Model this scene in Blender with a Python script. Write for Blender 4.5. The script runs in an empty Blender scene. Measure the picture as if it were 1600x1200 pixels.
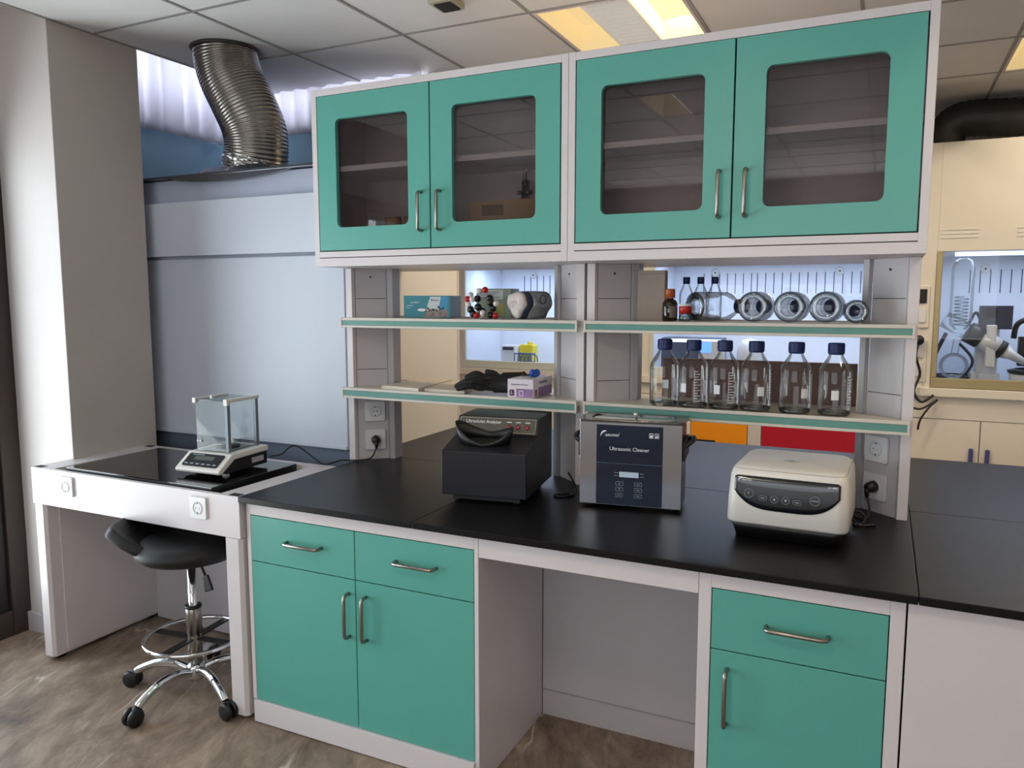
import bpy, bmesh, math, random
from mathutils import Vector, Matrix
random.seed(7)
PI = math.pi
S = bpy.context.scene
COL = S.collection

# ------------------------------------------------------------------ helpers
def srgb(h):
    h = h.lstrip('#'); o = []
    for i in (0, 2, 4):
        c = int(h[i:i+2], 16)/255
        o.append(c/12.92 if c <= .04045 else ((c+.055)/1.055)**2.4)
    return (*o, 1)

MATS = {}
def mat(name, col='#808080', rough=.5, metal=0., noise=0., scale=8., bump=0., bscale=60., coat=0., spec=.5, emit=None, es=0.):
    if name in MATS: return MATS[name]
    m = bpy.data.materials.new(name); m.use_nodes = True
    nt = m.node_tree; b = nt.nodes['Principled BSDF']
    c = srgb(col)
    b.inputs['Base Color'].default_value = c
    b.inputs['Roughness'].default_value = rough
    b.inputs['Metallic'].default_value = metal
    b.inputs['Specular IOR Level'].default_value = spec
    b.inputs['Coat Weight'].default_value = coat
    tc = nt.nodes.new('ShaderNodeTexCoord')
    if noise:
        n = nt.nodes.new('ShaderNodeTexNoise'); n.inputs['Scale'].default_value = scale; n.inputs['Detail'].default_value = 5
        nt.links.new(tc.outputs['Object'], n.inputs['Vector'])
        r = nt.nodes.new('ShaderNodeValToRGB')
        r.color_ramp.elements[0].position = .3; r.color_ramp.elements[1].position = .7
        r.color_ramp.elements[0].color = tuple(x*(1-noise) for x in c[:3])+(1,)
        r.color_ramp.elements[1].color = tuple(min(1, x*(1+noise)) for x in c[:3])+(1,)
        nt.links.new(n.outputs['Fac'], r.inputs[0]); nt.links.new(r.outputs[0], b.inputs['Base Color'])
    if bump:
        n2 = nt.nodes.new('ShaderNodeTexNoise'); n2.inputs['Scale'].default_value = bscale; n2.inputs['Detail'].default_value = 3
        nt.links.new(tc.outputs['Object'], n2.inputs['Vector'])
        bp = nt.nodes.new('ShaderNodeBump'); bp.inputs['Strength'].default_value = bump; bp.inputs['Distance'].default_value = .01
        nt.links.new(n2.outputs['Fac'], bp.inputs['Height']); nt.links.new(bp.outputs[0], b.inputs['Normal'])
    if emit:
        b.inputs['Emission Color'].default_value = srgb(emit); b.inputs['Emission Strength'].default_value = es
    MATS[name] = m
    return m

def glass(name, tint='#ffffff', edge='#9fb0b8', refl=.08, maxr=.7, rough=.0):
    """a thin pane: see-through, with a mirror reflection that grows towards grazing angles"""
    if name in MATS: return MATS[name]
    m = bpy.data.materials.new(name); m.use_nodes = True
    nt = m.node_tree; nt.nodes.remove(nt.nodes['Principled BSDF'])
    out = nt.nodes['Material Output']
    tr = nt.nodes.new('ShaderNodeBsdfTransparent'); gl = nt.nodes.new('ShaderNodeBsdfGlossy')
    gl.inputs['Roughness'].default_value = rough
    lw = nt.nodes.new('ShaderNodeLayerWeight'); lw.inputs['Blend'].default_value = .25
    rc = nt.nodes.new('ShaderNodeValToRGB')
    rc.color_ramp.elements[0].color = srgb(tint); rc.color_ramp.elements[1].color = srgb(edge)
    rc.color_ramp.elements[0].position = .35; rc.color_ramp.elements[1].position = .95
    nt.links.new(lw.outputs['Facing'], rc.inputs[0]); nt.links.new(rc.outputs[0], tr.inputs[0])
    mr = nt.nodes.new('ShaderNodeMapRange'); mr.inputs['To Min'].default_value = refl; mr.inputs['To Max'].default_value = maxr
    nt.links.new(lw.outputs['Fresnel'], mr.inputs[0])
    mx = nt.nodes.new('ShaderNodeMixShader')
    nt.links.new(mr.outputs[0], mx.inputs[0]); nt.links.new(tr.outputs[0], mx.inputs[1]); nt.links.new(gl.outputs[0], mx.inputs[2])
    nt.links.new(mx.outputs[0], out.inputs[0])
    MATS[name] = m
    return m

def nb(): return bmesh.new()
def add_box(bm, x0, x1, y0, y1, z0, z1, M=None, mi=0):
    r = bmesh.ops.create_cube(bm, size=1)
    T = Matrix.Translation(((x0+x1)/2, (y0+y1)/2, (z0+z1)/2)) @ Matrix.Diagonal((abs(x1-x0), abs(y1-y0), abs(z1-z0), 1))
    if M is not None: T = M @ T
    bmesh.ops.transform(bm, matrix=T, verts=r['verts'])
    if mi:
        for f in {f for v in r['verts'] for f in v.link_faces}: f.material_index = mi
    return r['verts']
def add_prism(bm, poly, a0, a1, axis='y', M=None):
    """poly in the two remaining axes, extruded from a0 to a1 along axis"""
    def P(p, a):
        if axis == 'x': return (a, p[0], p[1])
        if axis == 'y': return (p[0], a, p[1])
        return (p[0], p[1], a)
    v0 = [bm.verts.new(P(p, a0)) for p in poly]; v1 = [bm.verts.new(P(p, a1)) for p in poly]
    n = len(poly)
    fs = [bm.faces.new(v0), bm.faces.new(v1[::-1])]
    for i in range(n): fs.append(bm.faces.new((v0[i], v1[i], v1[(i+1) % n], v0[(i+1) % n])))
    bmesh.ops.recalc_face_normals(bm, faces=fs)
    if M is not None: bmesh.ops.transform(bm, matrix=M, verts=v0+v1)
def add_lathe(bm, prof, n=24, M=None, smooth=True):
    """prof: list of (r, z)"""
    rings = []
    for r, z in prof:
        if r < 1e-5: rings.append([bm.verts.new((0, 0, z))])
        else: rings.append([bm.verts.new((r*math.cos(2*PI*k/n), r*math.sin(2*PI*k/n), z)) for k in range(n)])
    fs = []
    for a, b in zip(rings, rings[1:]):
        for k in range(n):
            k2 = (k+1) % n
            if len(a) == 1 and len(b) == 1: continue
            if len(a) == 1: fs.append(bm.faces.new((a[0], b[k], b[k2])))
            elif len(b) == 1: fs.append(bm.faces.new((a[k], b[0], a[k2])))
            else: fs.append(bm.faces.new((a[k], b[k], b[k2], a[k2])))
    for f in fs: f.smooth = smooth
    bmesh.ops.recalc_face_normals(bm, faces=fs)
    if M is not None: bmesh.ops.transform(bm, matrix=M, verts=[v for r in rings for v in r])
def add_tube(bm, pts, r, n=10, closed=False, caps=True, M=None):
    pts = [Vector(p) for p in pts]; N = len(pts)
    rr = r if isinstance(r, (list, tuple)) else [r]*N
    rings = []; up = None
    for i, p in enumerate(pts):
        if closed: t = (pts[(i+1) % N]-pts[i-1]).normalized()
        else: t = (pts[min(i+1, N-1)]-pts[max(i-1, 0)]).normalized()
        if up is None:
            up = Vector((0, 0, 1)) if abs(t.z) < .9 else Vector((1, 0, 0))
        s = t.cross(up).normalized(); up = s.cross(t).normalized()
        rings.append([bm.verts.new(p+(s*math.cos(2*PI*k/n)+up*math.sin(2*PI*k/n))*rr[i]) for k in range(n)])
    fs = []
    for i in range(N if closed else N-1):
        a, b = rings[i], rings[(i+1) % N]
        for k in range(n): fs.append(bm.faces.new((a[k], b[k], b[(k+1) % n], a[(k+1) % n])))
    for f in fs: f.smooth = True
    if caps and not closed: fs += [bm.faces.new(rings[0][::-1]), bm.faces.new(rings[-1])]
    bmesh.ops.recalc_face_normals(bm, faces=fs)
    if M is not None: bmesh.ops.transform(bm, matrix=M, verts=[v for q in rings for v in q])
def add_ball(bm, c, r, seg=16, sc=(1, 1, 1)):
    q = bmesh.ops.create_uvsphere(bm, u_segments=seg, v_segments=max(6, seg//2), radius=r)
    bmesh.ops.transform(bm, matrix=Matrix.Translation(c) @ Matrix.Diagonal((*sc, 1)), verts=q['verts'])
    for v in q['verts']:
        for f in v.link_faces: f.smooth = True
def rrect(x0, x1, z0, z1, r, k=5):
    o = []
    for cx, cz, a in ((x1-r, z1-r, 0), (x0+r, z1-r, 90), (x0+r, z0+r, 180), (x1-r, z0+r, 270)):
        for i in range(k+1):
            t = math.radians(a+90*i/k); o.append((cx+r*math.cos(t), cz+r*math.sin(t)))
    return o
def smoothpath(pts, n=6):
    P = [Vector(p) for p in pts]; out = []
    for i in range(len(P)-1):
        p0 = P[max(i-1, 0)]; p1 = P[i]; p2 = P[i+1]; p3 = P[min(i+2, len(P)-1)]
        for k in range(n):
            t = k/n
            out.append(.5*((2*p1)+(-p0+p2)*t+(2*p0-5*p1+4*p2-p3)*t*t+(-p0+3*p1-3*p2+p3)*t**3))
    out.append(P[-1]); return out

def obj(name, bm, m=None, parent=None, bevel=0, seg=2, loc=None, label=None, subsurf=0):
    me = bpy.data.meshes.new(name); bm.to_mesh(me); bm.free()
    for x in (m if isinstance(m, (list, tuple)) else [m]):
        if x: me.materials.append(x)
    o = bpy.data.objects.new(name, me); COL.objects.link(o)
    if parent is not None: o.parent = parent
    if loc: o.location = loc
    if bevel:
        b = o.modifiers.new('bevel', 'BEVEL'); b.width = bevel; b.segments = seg; b.limit_method = 'ANGLE'; b.angle_limit = math.radians(40)
    if subsurf:
        s = o.modifiers.new('sub', 'SUBSURF'); s.levels = subsurf; s.render_levels = subsurf
        for f in me.polygons: f.use_smooth = True
    if label: o['label'] = label
    return o
def box(name, dims, m, parent=None, bevel=0, label=None):
    bm = nb(); add_box(bm, *dims); return obj(name, bm, m, parent, bevel, label=label)
def tag(o, label, cat, group=None):
    o['label'] = label; o['category'] = cat
    if group: o['group'] = group
    return o
def thing(name, label, cat, loc=(0, 0, 0), rotz=0, group=None):
    o = bpy.data.objects.new(name, None); COL.objects.link(o); o.empty_display_size = .05
    o.location = loc; o.rotation_euler = (0, 0, rotz)
    return tag(o, label, cat, group)
def struct(name, bm, m, bevel=0, parent=None):
    o = obj(name, bm, m, parent, bevel)
    if parent is None: o['kind'] = 'structure'
    return o
def sbox(name, dims, m, bevel=0):
    bm = nb(); add_box(bm, *dims); return struct(name, bm, m, bevel)
def dup(root, loc, label, rotz=None):
    r = root.copy(); COL.objects.link(r); r.location = loc; r['label'] = label
    if rotz is not None: r.rotation_euler = (0, 0, rotz)
    for ch in list(root.children):
        c = ch.copy(); COL.objects.link(c); c.parent = r
        for g in list(ch.children):
            d = g.copy(); COL.objects.link(d); d.parent = c
    return r
def text(name, s, size, m, parent, M, ext=.0004, align='CENTER', shear=0.):
    """lettering as real raised geometry; M places its x/y plane"""
    c = bpy.data.curves.new(name, 'FONT'); c.body = s; c.size = size; c.extrude = ext
    c.align_x = align; c.align_y = 'CENTER'; c.resolution_u = 2; c.shear = shear
    c.materials.append(m)
    tmp = bpy.data.objects.new(name+'_curve', c); COL.objects.link(tmp)
    me = bpy.data.meshes.new_from_object(tmp); bpy.data.objects.remove(tmp); me.name = name
    if not me.materials: me.materials.append(m)
    o = bpy.data.objects.new(name, me); COL.objects.link(o); o.parent = parent; o.matrix_local = M
    return o
RX90 = Matrix.Rotation(PI/2, 4, 'X')            # lays an x/y drawing on a wall that faces -Y
def T(x, y, z): return Matrix.Translation((x, y, z))

# ------------------------------------------------------------------ materials
M_white = mat('white_laminate', '#d3cdcd', .42, noise=.02, scale=3)
M_frame = mat('white_coated_steel', '#d5cecf', .38, noise=.02, scale=4)
M_grey = mat('pale_grey_panel', '#bcb8ba', .4, noise=.02, scale=4)
M_chamf = mat('grey_aluminium_post', '#a9a6a7', .4, metal=.15, noise=.03)
M_teal = mat('teal_laminate', '#57a497', .36, noise=.025, scale=2.5, bump=.02, bscale=200)
M_stripe = mat('teal_stripe', '#5c9086', .45, noise=.05)
M_lip = mat('beige_aluminium_lip', '#cfc8bd', .42, noise=.03)
M_counter = mat('black_brown_epoxy_top', '#0d0b0c', .36, spec=.25, noise=.12, scale=6, bump=.04, bscale=350)
M_steel = mat('brushed_steel', '#9a938a', .28, metal=1, noise=.05, scale=30)
M_chrome = mat('chrome', '#d8dadc', .08, metal=1)
M_black = mat('black_plastic', '#0b0b0c', .45, noise=.05)
M_rubber = mat('black_rubber', '#101113', .6)
M_gap = mat('dark_gap', '#12201d', .8)
M_wall = mat('wall_paint', '#cfc9c6', .75, noise=.02, scale=2, bump=.03, bscale=90)
M_pillar = mat('column_side_grey', '#b9b0a8', .75, noise=.03, scale=2, bump=.03, bscale=90)
M_bluewall = mat('light_blue_paint', '#a2cae4', .7, noise=.03, scale=2)
M_cream = mat('cream_panel', '#e3ddd1', .45, noise=.015, scale=3)
M_hoodback = mat('hood_back_white', '#c3cad6', .45, noise=.02, scale=1.5)
M_hoodlow = mat('hood_lower_grey', '#5f6b7c', .5, noise=.05)
M_ceil = mat('ceiling_tile', '#dddddc', .8, noise=.02, scale=5, bump=.03, bscale=150)
M_grid = mat('ceiling_grid', '#8f8d8b', .6)
M_wood = mat('dark_brown_board', '#5f4136', .55, noise=.15, scale=9)
M_doorfr = mat('bronze_door_frame', '#3b322d', .45, metal=.3, noise=.06)
M_sock = mat('socket_white', '#dcdcdc', .3)
M_sock2 = mat('socket_inner', '#c9c9ca', .35)
M_pin = mat('socket_hole', '#101010', .7)
M_bluecap = mat('blue_bottle_cap', '#12265c', .45, noise=.04)
M_print = mat('white_print', '#e9edef', .5)
M_screenprint = mat('grey_print', '#9aa4ad', .5)
M_bglass = glass('bottle_glass', '#fdfefe', '#b4c0c2', .018, .75)
M_bglassthick = glass('thick_glass', '#c9d6da', '#40525a', .12, .9)
M_clear = glass('clear_pane', '#fafcfc', '#d5dede', 0., .22)
M_sash = glass('sash_pane', '#fbfcfd', '#d5dde0', .008, .3)
M_cabglass = glass('tinted_cabinet_glass', '#e0dcdc', '#b5b1b1', .028, .6)
M_amber = mat('amber_glass', '#1d0e08', .08, coat=.5)
M_navy = mat('navy_front_film', '#081c33', .14, coat=.4)

# floor: grey-brown stone-look vinyl with pale veins
def floor_mat():
    m = bpy.data.materials.new('stone_vinyl'); m.use_nodes = True; nt = m.node_tree; b = nt.nodes['Principled BSDF']
    L = nt.links.new
    tc = nt.nodes.new('ShaderNodeTexCoord')
    def mapping(sx, sy):
        mp = nt.nodes.new('ShaderNodeMapping'); mp.vector_type = 'TEXTURE'
        mp.inputs['Rotation'].default_value = (0, 0, math.radians(FA)); mp.inputs['Scale'].default_value = (sx, sy, 1)
        L(tc.outputs['Object'], mp.inputs[0]); return mp
    def noise(mp, sc, det, rough, dist=0.):
        n = nt.nodes.new('ShaderNodeTexNoise'); n.inputs['Scale'].default_value = sc; n.inputs['Detail'].default_value = det
        n.inputs['Roughness'].default_value = rough; n.inputs['Distortion'].default_value = dist; L(mp.outputs[0], n.inputs['Vector']); return n
    n = noise(mapping(2.2, 1), 6.5, 12, .72, .4)
    r = nt.nodes.new('ShaderNodeValToRGB'); e = r.color_ramp.elements
    e[0].position = .32; e[0].color = srgb('#5d4f44'); e[1].position = .70; e[1].color = srgb('#b3a08d')
    x = r.color_ramp.elements.new(.5); x.color = srgb('#8a7869')
    L(n.outputs['Fac'], r.inputs[0])
    n3 = noise(mapping(5.5, 1), 2.1, 5, .5, .25)          # long veins where this noise crosses one half
    s1 = nt.nodes.new('ShaderNodeMath'); s1.operation = 'SUBTRACT'; s1.inputs[1].default_value = .5; L(n3.outputs['Fac'], s1.inputs[0])
    s2 = nt.nodes.new('ShaderNodeMath'); s2.operation = 'ABSOLUTE'; L(s1.outputs[0], s2.inputs[0])
    rv = nt.nodes.new('ShaderNodeValToRGB'); rv.color_ramp.elements[0].position = 0; rv.color_ramp.elements[0].color = (.8, .8, .8, 1)
    rv.color_ramp.elements[1].position = .0045; rv.color_ramp.elements[1].color = (0, 0, 0, 1); L(s2.outputs[0], rv.inputs[0])
    n4 = noise(mapping(1.5, 1), 3.0, 2, .5)
    r4 = nt.nodes.new('ShaderNodeValToRGB'); r4.color_ramp.elements[0].position = .47; r4.color_ramp.elements[1].position = .6; L(n4.outputs['Fac'], r4.inputs[0])
    mu = nt.nodes.new('ShaderNodeMath'); mu.operation = 'MULTIPLY'; L(rv.outputs[0], mu.inputs[0]); L(r4.outputs[0], mu.inputs[1])
    mx = nt.nodes.new('ShaderNodeMixRGB'); mx.inputs[2].default_value = srgb('#dccfc0')
    L(mu.outputs[0], mx.inputs[0]); L(r.outputs[0], mx.inputs[1]); L(mx.outputs[0], b.inputs['Base Color'])
    b.inputs['Roughness'].default_value = .5; b.inputs['Specular IOR Level'].default_value = .25
    bp = nt.nodes.new('ShaderNodeBump'); bp.inputs['Strength'].default_value = .12; bp.inputs['Distance'].default_value = .02
    L(n.outputs['Fac'], bp.inputs['Height']); L(bp.outputs[0], b.inputs['Normal'])
    return m
FA = 112
def curtain_mat():
    m = bpy.data.materials.new('sheer_curtain'); m.use_nodes = True; nt = m.node_tree
    nt.nodes.remove(nt.nodes['Principled BSDF'])
    d = nt.nodes.new('ShaderNodeBsdfDiffuse'); t = nt.nodes.new('ShaderNodeBsdfTranslucent'); mx = nt.nodes.new('ShaderNodeMixShader')
    d.inputs[0].default_value = srgb('#e6e6ee'); t.inputs[0].default_value = srgb('#eceaf2'); mx.inputs[0].default_value = .6
    nt.links.new(d.outputs[0], mx.inputs[1]); nt.links.new(t.outputs[0], mx.inputs[2]); nt.links.new(mx.outputs[0], nt.nodes['Material Output'].inputs[0])
    return m
M_curtain = curtain_mat()

# ------------------------------------------------------------------ room
XL, XR, YF, YB, ZC = -1.5, 6.0, -5.2, 3.75, 2.7
sbox('floor', (XL-.4, XR+.1, YF-.1, YB+.1, -.1, 0), floor_mat())
GX = [-1.1+.61*k for k in range(13)]; GY = [-5.04+.6*k for k in range(15)]   # ... .36 .96 1.56 2.16 2.76 3.36
LIT = [(3, 10), (6, 12), (3, 5), (6, 8), (9, 5), (9, 10), (2, 11), (4, 11)]
AC = (2, 8)
bm = nb(); g = nb()
for i in range(12):
    for j in range(14):
        if (i, j) in LIT or (i, j) == AC: continue
        add_box(bm, GX[i], GX[i+1], GY[j], GY[j+1], ZC, ZC+.02)
add_box(bm, -1.1, XR, GY[-1], YB+.1, ZC, ZC+.02); add_box(bm, -1.1, XR, YF-.1, GY[0], ZC, ZC+.02)
struct('ceiling', bm, M_ceil)
for x in GX: add_box(g, x-.007 if x > -1 else x, x+.007 if x > -1 else x+.014, YF, YB, ZC-.004, ZC+.001)
for y in GY: add_box(g, -1.1, XR, y-.007, y+.007, ZC-.0035, ZC+.001)
struct('trim_1', g, M_grid)
# curtain pocket above the ceiling edge
sbox('trim_2', (-1.1, -1.06, YF, 3.7, ZC+.02, 3.1), M_wall)
sbox('trim_3', (-1.9, -1.06, YF, 3.7, 3.1, 3.15), M_wall)
# column: its +X face flush with the ceiling edge
bm = nb(); add_box(bm, -1.75, -1.1, .155, .59, 0, 3.1)
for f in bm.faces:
    if f.normal.x > .5: f.material_index = 1  # +X face gets a darker, greyer tone than the front
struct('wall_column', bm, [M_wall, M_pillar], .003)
# left wall beyond the column: light blue up to the high window band
bm = nb(); add_box(bm, XL-.1, XL, .59, 1.78, 0, 2.45); struct('wall_left', bm, M_bluewall)
# left wall in front of the column: glazed doors between bronze posts
bm = nb(); add_box(bm, XL-.1, XL, YF, -2.75, 0, 3.1); add_box(bm, XL-.1, XL, -2.75, .155, 2.3, 3.1)
struct('wall_left_front', bm, M_wall)
def glazed_door(name, y0, y1):
    bm = nb()
    w = .085
    add_box(bm, XL-.07, XL+.03, y0, y0+w, 0, 2.3); add_box(bm, XL-.07, XL+.03, y1-w, y1, 0, 2.3)
    add_box(bm, XL-.07, XL+.03, y0+w, y1-w, 2.3-w, 2.3); add_box(bm, XL-.07, XL+.03, y0+w, y1-w, 0, .12)
    o = struct(name, bm, M_doorfr, .004)
    bm = nb()
    for a, b, c, d in ((y0+w, y0+w+.05, .12, 2.3-w), (y1-w-.05, y1-w, .12, 2.3-w), (y0+w+.05, y1-w-.05, .12, .2), (y0+w+.05, y1-w-.05, 2.15, 2.3-w)):
        add_box(bm, XL-.045, XL+.01, a, b, c, d)
    obj('door_leaf_frame', bm, mat('dark_leaf_frame', '#1d1a19', .4, metal=.3), o, .003)
    obj('door_glass', (lambda b_: (add_box(b_, XL-.03, XL-.022, y0+w+.045, y1-w-.045, .19, 2.16), b_)[1])(nb()), M_clear, o)
for k, (a, b) in enumerate(((-.82, .154), (-1.79, -.825), (-2.75, -1.795))): glazed_door('door_%d' % (k+1), a, b)
# other walls
bm = nb(); add_box(bm, XL-.4, -.6, YF-.1, YF, 0, 3.1); add_box(bm, 3.6, XR+.1, YF-.1, YF, 0, 3.1); add_box(bm, -.6, 3.6, YF-.1, YF, 0, .9); add_box(bm, -.6, 3.6, YF-.1, YF, 2.35, 3.1)
struct('wall_front', bm, M_wall)
sbox('wall_right', (XR, XR+.1, YF, YB, 0, 3.1), M_wall)
sbox('wall_back', (-1.0, XR+.1, YB, YB+.1, 0, 3.1), M_wall)
# short wall behind the left hood, light blue, with a high window above it
bm = nb(); add_box(bm, XL-.1, -.004, 1.5, 1.54, 0, 2.47); struct('wall_back_left', bm, M_bluewall)
bm = nb(); add_box(bm, -1.0, -.9, 1.66, YB, 0, 3.1); struct('wall_side', bm, M_wall)
sbox('trim_4', (XL-.1, -.002, 1.64, 1.66, 0, 3.1), M_wall)
sbox('baseboard_left', (XL, -1.12, .135, .154, 0, .09), M_grey, .002)

def wavy(name, axis, a0, a1, c, z0, z1, amp=.03, waves=9, label=None):
    bm = nb(); N = waves*10; prev = None
    for i in range(N+1):
        t = i/N; a = a0+(a1-a0)*t; w = c+amp*math.sin(t*waves*2*PI+.6*math.sin(t*17))
        p = (w, a) if axis == 'y' else (a, w)
        v = [bm.verts.new((p[0], p[1], z)) for z in (z0, z1)]
        if prev: bm.faces.new((prev[0], v[0], v[1], prev[1])).smooth = True
        prev = v
    o = obj(name, bm, M_curtain); s = o.modifiers.new('t', 'SOLIDIFY'); s.thickness = .0015
    return tag(o, label, 'curtain')
wavy('sheer_curtain', 'y', .6, 1.47, -1.46, 2.44, 3.05, .018, 7, 'white sheer curtain over the high left window, between column and duct')
wavy('sheer_curtain', 'x', -1.44, -.1, 1.47, 2.46, 2.95, .014, 12, 'white sheer curtain over the high window behind the round metal duct')
def wframe(name, vertical_axis, a0, a1, c, z0, z1):
    bm = nb(); w = .04
    L = [(a0, a1, z0, z0+w), (a0, a1, z1-w, z1), (a0, a0+w, z0+w, z1-w), (a1-w, a1, z0+w, z1-w), ((a0+a1)/2-w/2, (a0+a1)/2+w/2, z0+w, z1-w)]
    for p, q, r, s in L:
        if vertical_axis == 'y': add_box(bm, c-.02, c+.02, p, q, r, s)
        else: add_box(bm, p, q, c-.02, c+.02, r, s)
    return struct(name, bm, M_white)
wframe('window_1', 'y', .6, 1.5, -1.53, 2.45, 3.1)
wframe('window_3', 'x', -.6, 1.5, YF-.05, .9, 2.35); wframe('window_4', 'x', 1.5, 3.6, YF-.05, .9, 2.35)
wframe('window_2', 'x', -1.5, -.05, 1.53, 2.47, 3.05)

# ------------------------------------------------------------------ ceiling lights
M_warm = mat('warm_reflector', '#efe0b8', .5, emit='#ffe09a', es=.5)
M_hot = mat('warm_tube_side', '#ffe9b0', .5, emit='#ffdc92', es=1.5)
M_louv = mat('louvre_metal', '#cfcfd2', .25, metal=.7, emit='#fff4e0', es=.25)
def troffer(i, j, label, power, left_hot=False):
    x0, x1, y0, y1 = GX[i]+.008, GX[i+1]-.008, GY[j]+.008, GY[j+1]-.008
    t = thing('ceiling_light', label, 'ceiling light', ((x0+x1)/2, (y0+y1)/2, ZC), 0, 'recessed square ceiling lights')
    hx, hy = (x1-x0)/2, (y1-y0)/2; c = .095
    bm = nb(); w = .012
    add_box(bm, -hx, hx, -hy, -hy+w, -.005, .09); add_box(bm, -hx, hx, hy-w, hy, -.005, .09)
    add_box(bm, -hx, -hx+w, -hy+w, hy-w, -.005, .09); add_box(bm, hx-w, hx, -hy+w, hy-w, -.005, .09); add_box(bm, -hx, hx, -hy, hy, .09, .1)
    obj('housing', bm, M_white, t)
    for s, m in ((-1, M_warm if not left_hot else M_hot), (1, M_hot)):
        a, b = (c+.006, hx-w)
        bm = nb(); e = .06
        # a trough: sloped ends and sides
        lo = [(s*a, -hy+w, 0), (s*b, -hy+w, 0), (s*b, hy-w, 0), (s*a, hy-w, 0)]
        hi = [(s*(a+.02), -hy+w+e*2.4, .07), (s*(b-.05), -hy+w+e*2.4, .07), (s*(b-.05), hy-w-e*2.4, .07), (s*(a+.02), hy-w-e*2.4, .07)]
        V = [bm.verts.new(p) for p in lo+hi]
        bm.faces.new(V[4:8])
        for k in range(4): bm.faces.new((V[k], V[(k+1) % 4], V[4+(k+1) % 4], V[4+k]))
        o = obj('reflector', bm, m, t, label='yellow lit reflector trough')
    bm = nb()
    for k in range(12):
        y = -hy+w+.02+(2*hy-2*w-.04)*k/11; add_box(bm, -c+.006, c-.006, y-.001, y+.001, .002, .03)
    add_box(bm, -c, -c+.006, -hy+w, hy-w, -.003, .04); add_box(bm, c-.006, c, -hy+w, hy-w, -.003, .04)
    add_box(bm, -c+.006, c-.006, -hy+w, hy-w, .04, .045)
    obj('louvre', bm, M_louv, t, label='silver slatted louvre')
    L = bpy.data.lights.new('ceiling_lamp', 'AREA'); L.shape = 'RECTANGLE'; L.size = .022; L.size_y = .5; L.energy = power; L.color = (1, .85, .63)
    lo = bpy.data.objects.new('ceiling_lamp', L); COL.objects.link(lo); lo.parent = t; lo.location = (.20, 0, .055)
    return t
PW = 19
troffer(3, 10, 'recessed ceiling light with yellow reflectors above the wall cabinets', PW)
troffer(6, 12, 'recessed ceiling light at the upper right, partly out of frame', PW)
for (i, j) in LIT[2:]: troffer(i, j, 'unseen recessed ceiling light added to light the room', PW)  # extra fixtures out of view, added to brighten bench and far hoods
# square ceiling air unit whose corner shows at the top edge
t = thing('ceiling_air_vent', 'pale square ceiling air vent at the top edge of the picture', 'vent', (.425, .06, ZC))
bm = nb()
for k in range(4):
    s = .29-.06*k; z = -.002-.004*k if k else -.006
    add_box(bm, -s, s, -s, -s+.035, z, .012); add_box(bm, -s, s, s-.035, s, z, .012); add_box(bm, -s, -s+.035, -s+.035, s-.035, z, .012); add_box(bm, s-.035, s, -s+.035, s-.035, z, .012)
obj('louvre_ring', bm, M_lip, t)
box('back_box', (-.3, .3, -.3, .3, .013, .1), M_pin, t)
t = thing('smoke_sensor', 'small beige box on the ceiling at the top edge, left of the ceiling light', 'sensor', (.5, .70, ZC))
box('housing', (-.05, .05, -.07, .05, -.03, -.003), mat('beige_plastic', '#a8a58c', .5), t, .004)
box('grille', (-.03, .04, -.05, .03, -.036, -.0295), M_pin, t)

# ------------------------------------------------------------------ handles, sockets
def handle_bm(L, vertical, r=.006, d=.03):
    """bow handle centred at the origin, standing out towards -Y"""
    h = L/2; c = .012
    pts = [(-h, 0, 0), (-h, -d+c, 0), (-h+c*.3, -d+c*.3, 0), (-h+c, -d, 0), (h-c, -d, 0), (h-c*.3, -d+c*.3, 0), (h, -d+c, 0), (h, 0, 0)]
    if vertical: pts = [(p[2], p[1], p[0]) for p in pts]
    bm = nb(); add_tube(bm, pts, r, 10); return bm
def handle(parent, x, y, z, L=.15, vertical=True, m=None):
    return obj('handle', handle_bm(L, vertical), m or M_steel, parent, loc=(x, y, z), label='curved brushed steel bar handle')
def socket(parent, M, w=.086, h=None, name='socket'):
    h = h or w
    bm = nb(); add_prism(bm, rrect(-w/2, w/2, -h/2, h/2, .006, 3), -.009, 0, 'y')
    o = obj(name, bm, M_sock, parent, .0015); o.matrix_local = M
    bm = nb(); add_lathe(bm, [(.0, -.002), (.019, -.002), (.0195, .0), (.0205, 0.0015), (.024, 0.0015), (.024, -.002)], 28, T(0, -.0095, 0) @ RX90)
    obj('socket_face', bm, M_sock2, o)
    bm = nb()
    for s in (-1, 1): add_lathe(bm, [(0, 0), (.0028, 0), (.0028, .0012), (0, .0012)], 10, T(s*.0095, -.0078, 0) @ RX90)
    add_box(bm, -.003, .003, -.0105, -.0085, .0165, .0205); add_box(bm, -.003, .003, -.0105, -.0085, -.0205, -.0165)
    obj('socket_hole', bm, M_pin, o)
    return o

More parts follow.
